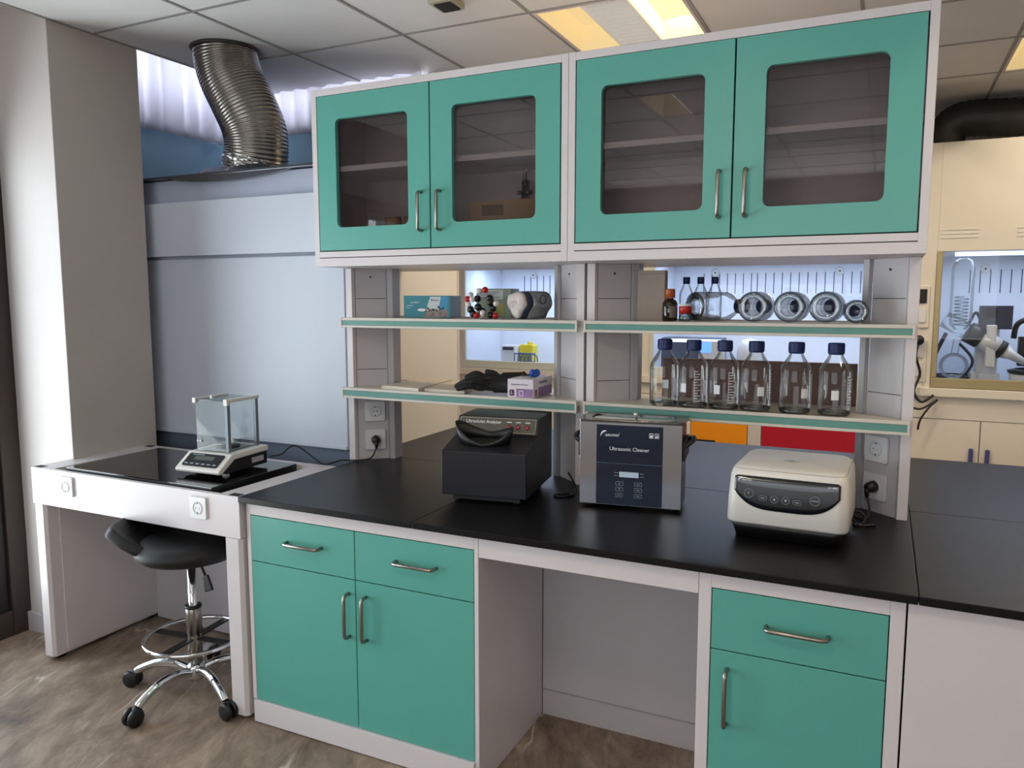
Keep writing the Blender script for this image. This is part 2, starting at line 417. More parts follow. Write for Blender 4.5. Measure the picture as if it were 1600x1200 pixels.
# ------------------------------------------------------------------ base cabinets
def door_panel(parent, x0, x1, z0, z1, y=0., name='door', th=.018, m=None, label=None):
    bm = nb(); g = .0016
    add_box(bm, x0+g, x1-g, y, y+th, z0+g, z1-g)
    return obj(name, bm, m or M_teal, parent, .0012, label=label)
A0, A1 = .056, .998
t = thing('base_cabinet', 'wide teal base cabinet with two drawers over two doors', 'cabinet', (0, 0, 0))
bm = nb()
add_box(bm, A0, .0735, 0, .5, .0873, .828); add_box(bm, .983, A1, 0, .5, .0, .828)
add_box(bm, .0735, .983, 0, .5, .7815, .828); add_box(bm, .0735, .983, .004, .5, .0873, .1); add_box(bm, .0735, .983, .48, .5, .1, .7815)
obj('carcass', bm, M_frame, t, .0015)
bm = nb(); add_box(bm, .0735, .983, .0195, .03, .1, .7815); obj('inner_gap', bm, M_gap, t)
box('plinth', (A0+.01, .9825, -.008, .04, .004, .0865), M_frame, t, .001)
XM = .5308
for a, b in ((.0735, XM), (XM, .983)):
    d = door_panel(t, a, b, .6118, .7805, name='drawer'); handle(d, (a+b)/2+.015, 0, .702, .15, False)
for a, b, hx in ((.0735, XM, .503), (XM, .983, .5745)):
    d = door_panel(t, a, b, .0873, .6118); handle(d, hx, 0, .486, .15, True)
# knee space frame
t = thing('knee_space_panel', 'white apron and back panel framing the open knee space between the base cabinets', 'panel', (0, 0, 0))
box('apron', (A1+.001, 1.669, 0, .02, .7591, .828), M_frame, t, .0015)
box('back_panel', (A1+.001, 1.669, .5015, .53, .0, .828), M_grey, t, .001)
box('kick_strip', (A1+.001, 1.669, .497, .5013, .10, .102), M_chamf, t)
# right base cabinet
t = thing('base_cabinet', 'narrow teal base cabinet with one drawer over one door, right under the worktop', 'cabinet', (0, 0, 0))
bm = nb()
add_box(bm, 1.67, 1.7035, 0, .5, 0, .828); add_box(bm, 2.1325, 2.166, 0, .5, 0, .828)
add_box(bm, 1.7035, 2.1325, 0, .5, .782, .828); add_box(bm, 1.7035, 2.1325, .002, .5, .004, .1)
add_box(bm, 1.7035, 2.1325, .48, .5, .1, .782)
obj('carcass', bm, M_frame, t, .0015)
box('inner_gap', (1.7035, 2.1325, .0195, .03, .1, .782), M_gap, t)
d = door_panel(t, 1.7045, 2.1315, .613, .781, name='drawer'); handle(d, 1.921, 0, .70, .15, False)
d = door_panel(t, 1.7045, 2.1315, .1, .613); handle(d, 1.75, 0, .486, .155, True)
# plain end unit
t = thing('end_cabinet', 'plain white panelled end cabinet at the right end of the bench', 'cabinet', (0, 0, 0))
box('front_panel', (2.1705, 3.6, 0, .018, .002, .828), M_white, t, .001)
box('carcass', (2.172, 3.6, .018, .5, .002, .828), M_white, t)
# rear side of the island
t = thing('island_rear_carcass', 'white rear half of the island under the black worktop', 'cabinet', (0, 0, 0))
box('carcass', (.0, 3.6, .87, 1.7, .002, .828), M_white, t)
# worktops
def slab(x0, x1, y0, y1, label):
    bm = nb(); add_box(bm, x0+.0008, x1-.0008, y0, y1, .8285, .85)
    return tag(obj('worktop', bm, M_counter, None, .002), label, 'worktop')
slab(.0467, .776, -.0293, .79, 'black brown worktop slab over the left drawers, behind the balance table corner')
slab(.776, 2.19, -.0293, .79, 'black brown worktop slab under the ultrasonic cleaner and centrifuge')
slab(2.19, 3.62, -.0293, .79, 'black brown worktop slab at the right end over the plain white panel')
slab(.0, 2.19, .7915, 1.76, 'black brown rear worktop slab behind the shelf posts')
slab(2.19, 3.62, .7915, 1.76, 'black brown rear worktop slab at the far right corner')

# ------------------------------------------------------------------ reagent racks (two units)
U0, W = .0107, 1.0872
YP = .654; YCEN = .79; POSTM = {}
def post_bm(zb, zt, mirror):
    s = -1 if mirror else 1
    h = YCEN-YP
    front = [(0, -h), (.026, -h), (.03, -h+.018), (.036, -h+.02)]
    return s, h
def make_post(parent, x, mirror, zb, zt):
    s = -1 if mirror else 1; h = YCEN-YP
    def P(l): return [(s*a, b) for a, b in l]
    e = nb()
    # white outer strip, front and back
    for q in (-1, 1): add_prism(e, P([(0, q*h), (.03, q*h), (.034, q*(h-.018)), (0, q*(h-.05))]), zb, zt, 'z')
    add_prism(e, P([(0, -h+.05), (.012, -h+.05), (.012, h-.05), (0, h-.05)]), zb, zt, 'z')
    post = obj('post', e, M_frame, parent, .001, loc=(x, YCEN, 0))
    # slanted covers (front and back) carrying the sockets
    c = nb()
    for q in (-1, 1):
        add_prism(c, P([(.0345, q*(h-.02)), (.133, q*.032), (.133, q*.022), (.0345, q*(h-.03))]), zb, zt, 'z')
    obj('cover_panel', c, M_grey, post, label='pale grey slanted cover panel')
    c = nb()
    for q in (-1, 1):
        add_prism(c, P([(.135, q*.032), (.146, q*.038), (.163, q*.028), (.163, 0.0), (.135, 0.0)]), zb, zt, 'z')
    obj('side_profile', c, M_chamf, post, label='grey aluminium inner profile')
    c = nb()   # joints and screw
    ang = s*math.atan2(.084, .0985)
    Mx = T(s*.0838, -(.116+.032)/2-.0001, 0) @ Matrix.Rotation(ang, 4, 'Z')
    POSTM[(0 if x < .5 else 1 if x > 2 else 2, mirror)] = T(x, YCEN, 0) @ Mx
    for z in (1.245, 1.548):
        j_ = nb(); add_box(j_, -.0625, .0625, -.0008, .0008, z-.001, z+.001, Mx); obj('cover_joint', j_, M_pin, post)
    add_lathe(c, [(0, 0), (.004, 0), (.004, .002), (0, .002)], 10, Mx @ T(0, 0, zt-.035) @ RX90)
    obj('cover_screw', c, M_pin, post)
    return post, Mx
LBL = ('left', 'right')
for u in range(2):
    x0 = U0+u*W; x1 = x0+W
    t = thing('reagent_rack', ['white and teal edged reagent rack over the dark analyzer, left unit', 'white and teal edged reagent rack holding the six glass bottles, right unit'][u], 'rack', (0, 0, 0), 0, 'two-tier reagent racks')
    zt = 1.674
    pL, ML = make_post(t, x0+.0052, False, .8505, zt); pR, MR = make_post(t, x1-.0052, True, .8505, zt)
    for post, MM, on in ((pL, ML, u == 0), (pR, MR, True)):
        zs = (1.062, .937)
        for z in zs:
            if on and not (u == 0 and post is pR): socket(post, MM @ T(0.008 if post is pL else -.012, -.001, z))
    for z, zb in ((1.1743, 1.1296), (1.469, 1.4274)):
        sh = nb(); xa, xb = x0+.0165, x1-.0165; d = YCEN-.6016-.0135
        add_box(sh, xa+.002, xb-.002, YCEN-d, YCEN+d, z-.022, z-.004)
        so = obj('shelf', sh, M_lip, t, label='beige shelf board')
        for q, yy in ((-1, YCEN-d-.0135), (1, YCEN+d+.0135)):
            lp = nb()
            # lip: rounded top bead, stripe channel, lower bead
            y_out, y_in = (yy, YCEN+q*d)
            add_box(lp, xa, xb, min(y_out, y_in), max(y_out, y_in), z-.012, z)
            add_box(lp, xa, xb, min(y_out, y_in), max(y_out, y_in), zb, zb+.010)
            add_box(lp, xa, xb, min(y_out-q*.004, y_in), max(y_out-q*.004, y_in), zb+.010, z-.012)
            obj('shelf_lip', lp, M_lip, so, .002)
            st = nb(); add_box(st, xa+.002, xb-.002, min(y_out-q*.002, y_out-q*.0045), max(y_out-q*.002, y_out-q*.0045), zb+.0105, z-.0125)
            obj('stripe', st, M_stripe, so, label='teal stripe')
            for xx in (xa, xb):
                ec = nb(); add_box(ec, xx-.004, xx+.004, min(y_out, y_in)-.001, max(y_out, y_in)+.001, zb-.001, z+.001)
                obj('end_cap', ec, M_lip, so, .0015)

# ------------------------------------------------------------------ wall cabinets
YC = .4684
for u in range(2):
    x0 = U0+u*W; x1 = x0+W; zb, zt = 1.6748, 2.3592; YR = YCEN+.32
    t = thing('wall_cabinet', ['teal two-door glass fronted top cabinet, the left one', 'teal two-door glass fronted top cabinet, the right one, nearly empty'][u], 'cabinet', (0, 0, 0), 0, 'glass fronted top cabinets')
    bm = nb(); fr = .0267
    add_box(bm, x0+.0006, x0+fr-.002, YC, YR, zb, zt); add_box(bm, x1-fr+.002, x1-.0006, YC, YR, zb, zt)
    add_box(bm, x0+fr-.002, x1-fr+.002, YC, YR, 2.333, zt); add_box(bm, x0+fr-.002, x1-fr+.002, YC, YR, 1.7105, 1.7335)
    add_box(bm, x0+fr-.002, x1-fr+.002, YC+.01, YR, zb, 1.7085)
    add_box(bm, x0+.0006, x1-.0006, YC-.002, YC, zb, 1.7075)
    add_box(bm, x0+fr-.002, x1-fr+.002, YR-.012, YR-.002, 1.7335, 2.333)
    add_box(bm, x0+fr-.002, x1-fr+.002, YCEN-.006, YCEN+.006, 1.7335, 2.333)
    obj('carcass', bm, M_frame, t, .001)
    sh = nb(); add_box(sh, x0+fr, x1-fr, YC+.03, YCEN-.007, 2.045, 2.065); obj('shelf', sh, M_sock, t)
    xm = (x0+x1)/2
    for a, b, hx in ((x0+fr, xm, xm-.04), (xm, x1-fr, xm+.04)):
        bm = nb(); g = .0028
        X0, X1, Z0, Z1 = a+g, b-g, 1.7347+g, 2.3332-g
        wx0, wx1 = ((X0+.086, X1-.062+.003) if False else ((a+b)/2-.167, (a+b)/2+.167))
        if u == 0 and a < x0+.1: wx0, wx1 = x0+.116, x0+.4475
        elif u == 0: wx0, wx1 = x0+.6365, x0+.9677
        elif a < x0+.1: wx0, wx1 = x0+.1165, x0+.4535
        else: wx0, wx1 = x0+.6355, x0+.969
        outer = [(X0, Z0), (X1, Z0), (X1, Z1), (X0, Z1)]; inner = rrect(wx0, wx1, 1.8255, 2.2405, .022, 5)
        vo = [bm.verts.new((p[0], 0, p[1])) for p in outer]; vi = [bm.verts.new((p[0], 0, p[1])) for p in inner]
        ed = [bm.edges.new((vo[i], vo[(i+1) % 4])) for i in range(4)]+[bm.edges.new((vi[i], vi[(i+1) % len(vi)])) for i in range(len(vi))]
        bmesh.ops.triangle_fill(bm, edges=ed, use_beauty=True)
        fs = bm.faces[:]
        r = bmesh.ops.extrude_face_region(bm, geom=fs)
        bmesh.ops.translate(bm, vec=(0, .018, 0), verts=[v for v in r['geom'] if isinstance(v, bmesh.types.BMVert)])
        bmesh.ops.recalc_face_normals(bm, faces=bm.faces[:])
        d = obj('door', bm, M_teal, t, loc=(0, YC-.001, 0), label='teal framed glass door')
        gb = nb(); add_box(gb, wx0-.008, wx1+.008, .0185, .0225, 1.8175, 2.2485)
        obj('door_glass', gb, M_cabglass, d)
        gf = nb()
        handle(d, hx+.002, 0, 1.87, .14, True)
    gp = nb(); add_box(gp, x0+fr, x1-fr, YC+.022, YC+.024, 1.7345, 1.76); add_box(gp, x0+fr, x1-fr, YC+.022, YC+.024, 2.3, 2.3325)
    add_box(gp, xm-.02, xm+.02, YC+.022, YC+.024, 1.76, 2.3)
    obj('inner_gap', gp, M_gap, t)
# ------------------------------------------------------------------ left fume hood seen from behind, with its duct
t = thing('fume_hood', 'large white fume hood seen from behind, between column and shelves, duct on top', 'fume hood', (0, 0, 0))
HX0, HX1 = -1.45, -.006
box('lower_panel', (HX0, HX1, .69, .70, .005, .885), M_hoodlow, t, label='dark blue grey lower back panel')
box('back_panel', (HX0, HX1-.001, .672, .69, .888, 1.735), M_hoodback, t, .002)
box('bottom_rail', (HX0, HX1-.001, .664, .672, .888, .906), M_hoodback, t, .003)
box('header_band', (HX0, HX1-.001, .645, .69, 1.748, 2.0), M_hoodback, t, .003)
box('top_box', (HX0, HX1-.001, .68, .70, 2.002, 2.108), mat('hood_top_grey', '#aab2c4', .45, noise=.03), t, .002)
bm = nb(); add_box(bm, HX0, HX1, .70, 1.49, .005, 2.11); obj('body', bm, M_hoodback, t)
bm = nb(); add_box(bm, -.0055, -.002, .69, 1.638, .004, 2.11); obj('side_panel', bm, M_cream, t, .001, label='cream side panel facing the worktop')
bm = nb()
add_box(bm, HX0, HX1, .64, 1.49, 2.111, 2.122)
M_hs = mat('dark_hood_steel', '#70747b', .22, metal=1, noise=.04)
obj('top_plate', bm, M_hs, t, .001, label='thin steel top plate')
bm = nb()
arc = [(-1.02+.77*k/14, 2.111-.032*math.sin(PI*k/14)**.8) for k in range(15)]
add_prism(bm, arc, .642, .66, 'y')
obj('curved_lip', bm, M_hs, t, label='sagging curved steel lip')
bm = nb()
lo = [(-.85, .66), (-.36, .66), (-.36, 1.05), (-.85, 1.05)]; hi = [(-.79, .68), (-.47, .68), (-.47, .96), (-.79, .96)]
vl = [bm.verts.new((*p, 2.1225)) for p in lo]; vh = [bm.verts.new((*p, 2.15)) for p in hi]
bm.faces.new(vh); bm.faces.new(vl[::-1])
for k in range(4): bm.faces.new((vl[k], vl[(k+1) % 4], vh[(k+1) % 4], vh[k]))
obj('duct_collar', bm, M_hs, t)
# corrugated duct
path = smoothpath([(-.628, .82, 2.135), (-.605, .815, 2.24), (-.612, .81, 2.34), (-.665, .80, 2.46), (-.715, .785, 2.57), (-.735, .775, 2.66), (-.735, .775, 2.745)], 20)
path = smoothpath(path, 2)[::1]
rr = [.1435+.0022*math.cos(i*PI/2.5) for i in range(len(path))]
bm = nb(); add_tube(bm, path, rr, 40, caps=False)
du = obj('ventilation_duct', bm, mat('corrugated_duct', '#8b8782', .27, metal=1, noise=.08, scale=12)); tag(du, 'round corrugated flexible metal duct rising from the hood into the ceiling', 'duct')
bm = nb()
for k in range(12):
    z = 2.123+.0075*k
    a = 2*PI*k*.37
ft = smoothpath([(-.63, .82, 2.124), (-.625, .82, 2.15), (-.615, .818, 2.21)], 8)
add_tube(bm, ft, [.158-.012*min(1, i/5)+random.uniform(-.003, .003) for i in range(len(ft))], 60, caps=False)
for v in bm.verts: v.co += Vector((random.uniform(-.004, .004), random.uniform(-.004, .004), random.uniform(-.002, .002)))
for f in bm.faces: f.smooth = False
obj('foil_tape', bm, mat('aluminium_tape', '#c8c8c8', .22, metal=1), du, label='crinkled silver foil tape')
bm = nb(); add_tube(bm, [(-.735+.15*math.cos(a*PI/20), .775+.15*math.sin(a*PI/20), 2.693) for a in range(40)], .008, 8, closed=True)
obj('ceiling_ring', bm, mat('dark_sealant', '#2a2624', .6), du, label='dark sealing ring')

# ------------------------------------------------------------------ balance table
t = thing('balance_table', 'white balance table with black stone top in front of the column', 'table', (0, 0, 0))
def pedestal(x0, x1, side):
    bm = nb()
    add_prism(bm, [(x0+.012, -.02), (x1-.012, -.02), (x1, -.008), (x1, .54), (x0, .54), (x0, -.008)], .018, .689, 'z')
    o = obj('pedestal', bm, M_frame, t, .0015)
    for y in (.03, .49):
        b = nb(); add_lathe(b, [(0, .0), (.02, .0), (.02, .018), (0, .018)], 14, T((x0+x1)/2, y, 0))
        obj('foot', b, M_rubber, o, label='black levelling foot')
pedestal(-1.122, -1.052, 0); pedestal(-.04, .044, 1)
box('inner_side_panel', (-1.0515, -1.046, .04, .52, .03, .689), M_white, t)
bm = nb()
add_box(bm, -1.122, .044, -.0205, .0, .6905, .845); add_box(bm, -1.122, -1.0, .0, .54, .69, .845); add_box(bm, -.062, .044, .0, .54, .69, .845)
add_box(bm, -1.0, -.062, .5, .54, .69, .845); add_box(bm, -1.0, -.062, 0, .5, .69, .70)
obj('top_frame', bm, M_frame, t, .0015)
box('back_panel', (-1.045, -.041, .5, .512, .006, .689), M_grey, t)
bm = nb(); add_box(bm, -.935, -.115, .006, .465, .812, .857)
obj('stone_slab', bm, mat('polished_black_stone', '#0b0a0b', .06, noise=.2, scale=30, coat=.3), t, .002, label='glossy black stone slab')
box('slab_support', (-.9, -.15, .03, .44, .7005, .8115), M_black, t)
for (x, y) in ((-1.095, -.012), (-1.06, .5), (.005, -.012)):
    b = nb(); add_box(b, x-.02, x+.025, y, y+.03, .8452, .8462); obj('corner_insert', b, M_pin, t, label='black corner insert')
for x in (-.893, -.152): socket(t, T(x, -.0208, .785), .082)

# ------------------------------------------------------------------ stool
st = thing('lab_stool', 'black swivel stool with chrome star base under the balance table', 'stool', (-.30, .06, 0), math.radians(-92))
bm = nb()
prof = [(0, .487), (.12, .485), (.178, .496), (.2, .52), (.203, .545), (.19, .572), (.15, .584), (.08, .578), (0, .575)]
add_lathe(bm, [(r_, .555+(z_-.487)*.78) for r_, z_ in prof], 36)
obj('seat', bm, mat('black_leather', '#08080a', .6, noise=.1, bump=.15, bscale=120), st, label='round black padded seat')
# low back: curved pad rising behind the seat (towards the photo's left = local -Y rotated)
bm = nb(); N = 13; rows = 9; vg = []
for i in range(rows):
    s = i/(rows-1); row = []
    for j in range(N):
        a = (j/(N-1)-.5)*math.radians(124)*(1-.42*s**2)
        rad = .125+.165*s; z = .572+.113*s**1.15-.010*math.cos(a*2)*(1-s)
        row.append(bm.verts.new((rad*math.cos(a), rad*math.sin(a)*(1-.08*s), z)))
    vg.append(row)
for i in range(rows-1):
    for j in range(N-1): bm.faces.new((vg[i][j], vg[i][j+1], vg[i+1][j+1], vg[i+1][j]))
o = obj('backrest', bm, MATS['black_leather'], st, subsurf=0, label='low curved black backrest'); o.rotation_euler = (0, 0, math.radians(92+197))
sm = o.modifiers.new('s', 'SOLIDIFY'); sm.thickness = .042; sm.offset = 0
b2 = o.modifiers.new('b', 'BEVEL'); b2.width = .015; b2.segments = 3
s2 = o.modifiers.new('ss', 'SUBSURF'); s2.levels = 2; s2.render_levels = 2
for p in o.data.polygons: p.use_smooth = True
bm = nb(); add_lathe(bm, [(0, .09), (.0165, .09), (.0165, .54), (0, .54)], 20); obj('gas_spring', bm, M_chrome, st)
bm = nb(); add_lathe(bm, [(0, .10), (.027, .10), (.027, .235), (.024, .245), (.03, .25), (.03, .345), (.026, .352), (0, .352)], 24); obj('chrome_sleeve', bm, M_steel, st)
bm = nb(); add_lathe(bm, [(.018, .349), (.032, .349), (.032, .358), (.018, .358)], 24); obj('sleeve_cap', bm, M_black, st)
bm = nb(); add_box(bm, -.075, .075, -.06, .06, .538, .5545); obj('seat_plate', bm, M_black, st, .003)
bm = nb(); R = .182
add_tube(bm, [(R*math.cos(2*PI*k/48), R*math.sin(2*PI*k/48), .232) for k in range(48)], .0085, 10, closed=True)
obj('foot_ring', bm, M_chrome, st, label='chrome foot ring')
for k in range(4):
    bm = nb(); add_box(bm, .026, R-.004, -.016, .016, .222, .228, Matrix.Rotation(k*PI/2+.15, 4, 'Z')); obj('ring_spoke', bm, M_black, st)
bm = nb(); add_lathe(bm, [(0, .055), (.026, .055), (.034, .07), (.036, .11), (.028, .125), (0, .125)], 24); obj('hub', bm, M_chrome, st)
for k in range(5):
    a = 2*PI*k/5; Mz = Matrix.Rotation(a, 4, 'Z')
    bm = nb(); add_tube(bm, smoothpath([(.025, 0, .092), (.09, 0, .112), (.165, 0, .108), (.232, 0, .082), (.262, 0, .062)], 5), [.019]*6+[.018]*6+[.0165]*9, 12, M=Mz @ Matrix.Diagonal((1, .9, 1, 1)))
    leg = obj('leg', bm, M_chrome, st)
    bm = nb(); c = random.uniform(-.5, .9); Mc = Mz @ T(.268, 0, .033) @ Matrix.Rotation(c, 4, 'Z') @ Matrix.Scale(1.15, 4)
    for s in (-1, 1): add_lathe(bm, [(0, -.008), (.022, -.008), (.0285, -.004), (.0285, .006), (.02, .009), (0, .009)], 20, Mc @ T(.012, s*.013, 0) @ Matrix.Rotation(PI/2, 4, 'X'))
    add_ball(bm, Mc @ Vector((.0, 0, .014)), .021, 14)
    obj('caster', bm, M_black, leg, label='black twin wheel caster')
bm = nb(); add_tube(bm, [(.03, 0, .54), (.075, 0, .525), (.1, 0, .495)], .005, 8)
lv = obj('lever', bm, M_black, st); lv.rotation_euler = (0, 0, math.radians(92-12))
bm = nb(); add_prism(bm, [(-.012, 0), (.012, 0), (.02, -.062), (-.02, -.062)], -.006, .006, 'y', T(.1, 0, .5) @ Matrix.Rotation(-.35, 4, 'Y') @ Matrix.Rotation(PI/2*.2, 4, 'Z'))
obj('lever_paddle', bm, M_black, lv, .004)

# ------------------------------------------------------------------ analytical balance
b = thing('analytical_balance', 'white analytical balance with a glass draft shield on the black stone slab', 'balance', (-.405, .095, .8572), math.radians(3))
bw = .222
bm = nb(); add_prism(bm, [(.002, .018), (.0, .026), (.002, .032), (.075, .084), (.285, .088), (.285, .066), (.09, .062), (.014, .014)], 0, bw, 'x')
obj('case', bm, mat('white_abs', '#e3dfda', .35), b, .004, 3)
bm = nb(); add_prism(bm, [(.03, .021), (.088, .058), (.283, .062), (.283, .012), (.05, .012)], .006, bw-.006, 'x')
obj('underbody', bm, M_black, b, .003)
bm = nb(); sl = math.atan2(.052, .073)
Mp = T(bw/2, .0385, .0592) @ Matrix.Rotation(sl, 4, 'X')
add_prism(bm, rrect(-.088, .088, -.033, .033, .008), .0, .003, 'z', Mp)
o = obj('display_panel', bm, mat('dark_olive_panel', '#25282a', .3), b)
bm = nb(); add_box(bm, -.048, .048, .0, .02, .003, .0042, Mp); obj('lcd', bm, mat('lcd_grey', '#5d6460', .25), o, label='grey green display')
bm = nb()
for k in range(6): add_box(bm, -.07+.028*k-.008, -.07+.028*k+.008, -.024, -.018, .003, .0036, Mp)
add_box(bm, -.07, -.01, .0245, .0275, .003, .0036, Mp)
obj('keys', bm, M_screenprint, o)
for x in (.03, bw-.03):
    bm = nb(); add_lathe(bm, [(0, 0), (.014, 0), (.014, .006), (.006, .006), (.006, .014), (0, .014)], 16, T(x, .07, 0)); obj('levelling_foot', bm, MATS['white_abs'], b)
bm = nb(); add_lathe(bm, [(0, 0), (.014, 0), (.014, .012), (0, .012)], 16, T(bw/2, .26, 0)); obj('levelling_foot', bm, M_black, b)
sx0, sx1, sy0, sy1, sz0, sz1 = .028, .198, .088, .262, .0885, .296
for nm, d in (('front_glass', (sx0+.004, sx1-.012, sy0, sy0+.003, sz0, sz1-.006)), ('left_glass', (sx0, sx0+.003, sy0+.005, sy1-.005, sz0, sz1-.01)),
              ('right_glass', (sx1-.003, sx1, sy0+.016, sy1-.016, sz0, sz1-.01)), ('rear_glass', (sx0+.004, sx1-.012, sy1-.003, sy1, sz0, sz1-.006)), ('top_glass', (sx0+.012, sx1-.016, sy0+.003, sy1-.003, sz1-.004, sz1-.001))):
    box(nm, d, M_clear, b)
M_alu = mat('grey_aluminium', '#7b8389', .5, metal=.4)
for (x, y) in ((sx1-.016, sy0-.001), (sx1-.016, sy1-.015)): box('shield_post', (x, x+.0125, y, y+.016, sz0, sz1-.012), M_alu, b)
for x in (sx0-.002, sx1-.014): box('shield_rail', (x, x+.016 if x > .1 else x+.011, sy0-.006, sy1+.004, sz1-.012, sz1+.002), MATS['white_abs'], b, .002)
box('corner_block', (sx0-.004, sx0+.012, sy0-.008, sy0+.006, sz1-.018, sz1+.003), MATS['white_abs'], b, .002)
box('corner_block', (sx1-.016, sx1+.003, sy0-.008, sy0+.006, sz1-.022, sz1+.003), MATS['white_abs'], b, .002)
bm = nb(); add_tube(bm, [(sx0+.01, sy0+.0, sz1-.005), (sx1-.012, sy0+.0, sz1-.005)], .0022, 8); obj('front_rod', bm, M_alu, b)
bm = nb(); add_box(bm, .09, .1, sy0+.02, sy0+.032, sz1-.001, sz1+.012); obj('top_knob', bm, M_sock, b)
bm = nb(); add_box(bm, sx0+.006, sx1-.018, sy0+.008, sy1-.008, .0885, .0905); obj('chamber_floor', bm, M_alu, b)
bm = nb(); add_lathe(bm, [(0, .0906), (.045, .0906), (.047, .098), (.04, .099), (.036, .094), (0, .094)], 32, T(.112, .175, 0)); obj('pan_ring', bm, M_black, b)
bm = nb(); add_lathe(bm, [(0, .0945), (.006, .0945), (.006, .104), (.04, .105), (.04, .107), (0, .107)], 32, T(.112, .175, 0)); obj('weighing_pan', bm, M_chrome, b)
bm = nb(); add_lathe(bm, [(0, .1072), (.014, .1072), (.015, .116), (.007, .119), (.008, .128), (0, .132)], 18, T(.14, .17, 0))
w_ = obj('white_weighing_cap', bm, M_sock, b)
for k in range(2):
    bm = nb(); add_lathe(bm, [(0, 0), (.005, 0), (.005, .002), (0, .002)], 12, T(sx0+.012+.014*k, sy0-.0015, .125) @ RX90); obj('glass_knob', bm, M_sock, b)
box('type_label', (bw+.0005-.006, bw-.005, .19, .26, .028, .05), M_grey, b)

# ------------------------------------------------------------------ ultraviolet analyzer
M_anf = mat('dark_slate_metal', '#1d1e24', .38, metal=.25, noise=.06, scale=12, bump=.03, bscale=300)
M_ans = mat('dark_grey_top', '#2a2a26', .35, metal=.3, noise=.05)
a = thing('ultraviolet_analyzer', 'dark grey box shaped analyzer with a black eye shade, under the left shelves', 'analyzer', (.735, .225, .85), math.radians(9.3))
aw = .302
bm = nb(); add_prism(bm, [(0, .027), (0, .18), (.15, .216), (.155, .219), (.18, .276), (.37, .276), (.37, .027)], 0, aw, 'x'); obj('housing', bm, M_anf, a, .0025)
bm = nb(); add_box(bm, .03, aw-.03, .03, .34, .008, .026); obj('underframe', bm, M_black, a)
for k, (x, y) in enumerate(((.045, .05), (aw-.045, .05), (.045, .32), (aw-.045, .32))):
    bm = nb(); add_lathe(bm, [(0, .0002), (.013, .0002), (.011, .0079), (0, .0079)], 14, T(x, y, 0)); obj('rubber_foot', bm, M_rubber, a)
ps = math.atan2(.057, .025); Mq = T(aw/2, .1677-.002, .2475) @ Matrix.Rotation(ps, 4, 'X')
bm = nb(); add_box(bm, -aw/2+.008, aw/2-.008, -.028, .028, .0, .0015, Mq); cp = obj('control_panel', bm, mat('olive_grey_panel', '#4c4a42', .4), a)
bm = nb()
X1, Y1 = aw/2-.0095, .0265
for q in ((-X1, X1, Y1-.0012, Y1), (-X1, X1, -Y1, -Y1+.0012), (-X1, -X1+.0012, -Y1, Y1), (X1-.0012, X1, -Y1, Y1)): add_box(bm, *q, .0015, .0021, Mq)
obj('border_line', bm, mat('pale_print', '#b9b7a8', .5), cp)
text('lettering', 'Ultraviolet Analyzer', .0165, M_print, cp, Mq @ T(-.052, .0115, .0018), .0003)
for k in range(3):
    x = .043+.034*k
    bm = nb(); add_lathe(bm, [(.0045, .0015), (.0085, .0015), (.0085, .005), (.0045, .005)], 20, Mq @ T(x, -.005, 0)); sw = obj('push_button', bm, mat('red_ring', '#8a1626', .35), cp, label='red ringed push button')
    bm = nb(); add_lathe(bm, [(0, .0015), (.0045, .0015), (.0045, .0042), (0, .0042)], 14, Mq @ T(x, -.005, 0)); obj('button_centre', bm, mat('pink_centre', '#c0606a', .35), cp)
    bm = nb(); add_box(bm, x-.009, x+.009, .0115, .0145, .0015, .002, Mq); obj('button_caption', bm, M_print, cp)
# eye shade: an oval rubber collar, high at the sides, low over the nose
bm = nb(); N = 48; ring = []; slz = lambda y: .18+(.036/.15)*y
for k in range(N):
    th = 2*PI*k/N; cx, cy = .128, .085
    x = cx+.093*math.cos(th); y = cy+.04*math.sin(th)*(1-.25*math.cos(2*th)*0)
    zb = slz(y)-.003
    h = .017+.040*abs(math.cos(th))**1.8+.006*math.sin(th)
    if math.cos(th) < 0: h += .016*abs(math.cos(th))**.7
    fl = 1.05+.05*abs(math.cos(th))
    ring.append((bm.verts.new((x, y, zb)), bm.verts.new((cx+(x-cx)*fl*.99, cy+(y-cy)*fl, zb+h*.55)), bm.verts.new((cx+(x-cx)*fl*1.04, cy+(y-cy)*fl*1.06, zb+h))))
for k in range(N):
    p, q = ring[k], ring[(k+1) % N]
    for i in range(2): bm.faces.new((p[i], q[i], q[i+1], p[i+1])).smooth = True
o = obj('eye_shade', bm, M_black, a, label='black rubber eye shade'); sm = o.modifiers.new('s', 'SOLIDIFY'); sm.thickness = .004
bm = nb(); add_prism(bm, [(.128+.085*math.cos(2*PI*k/24), .085+.034*math.sin(2*PI*k/24)) for k in range(24)], .2005, .2012, 'z'); v_ = obj('viewing_window', bm, M_pin, a)
v_.matrix_local = T(0, .0, -.0) @ Matrix.Identity(4)
for v in v_.data.vertices: v.co.z = slz(v.co.y)+.0006+(.0006 if v.co.z > .2008 else 0)

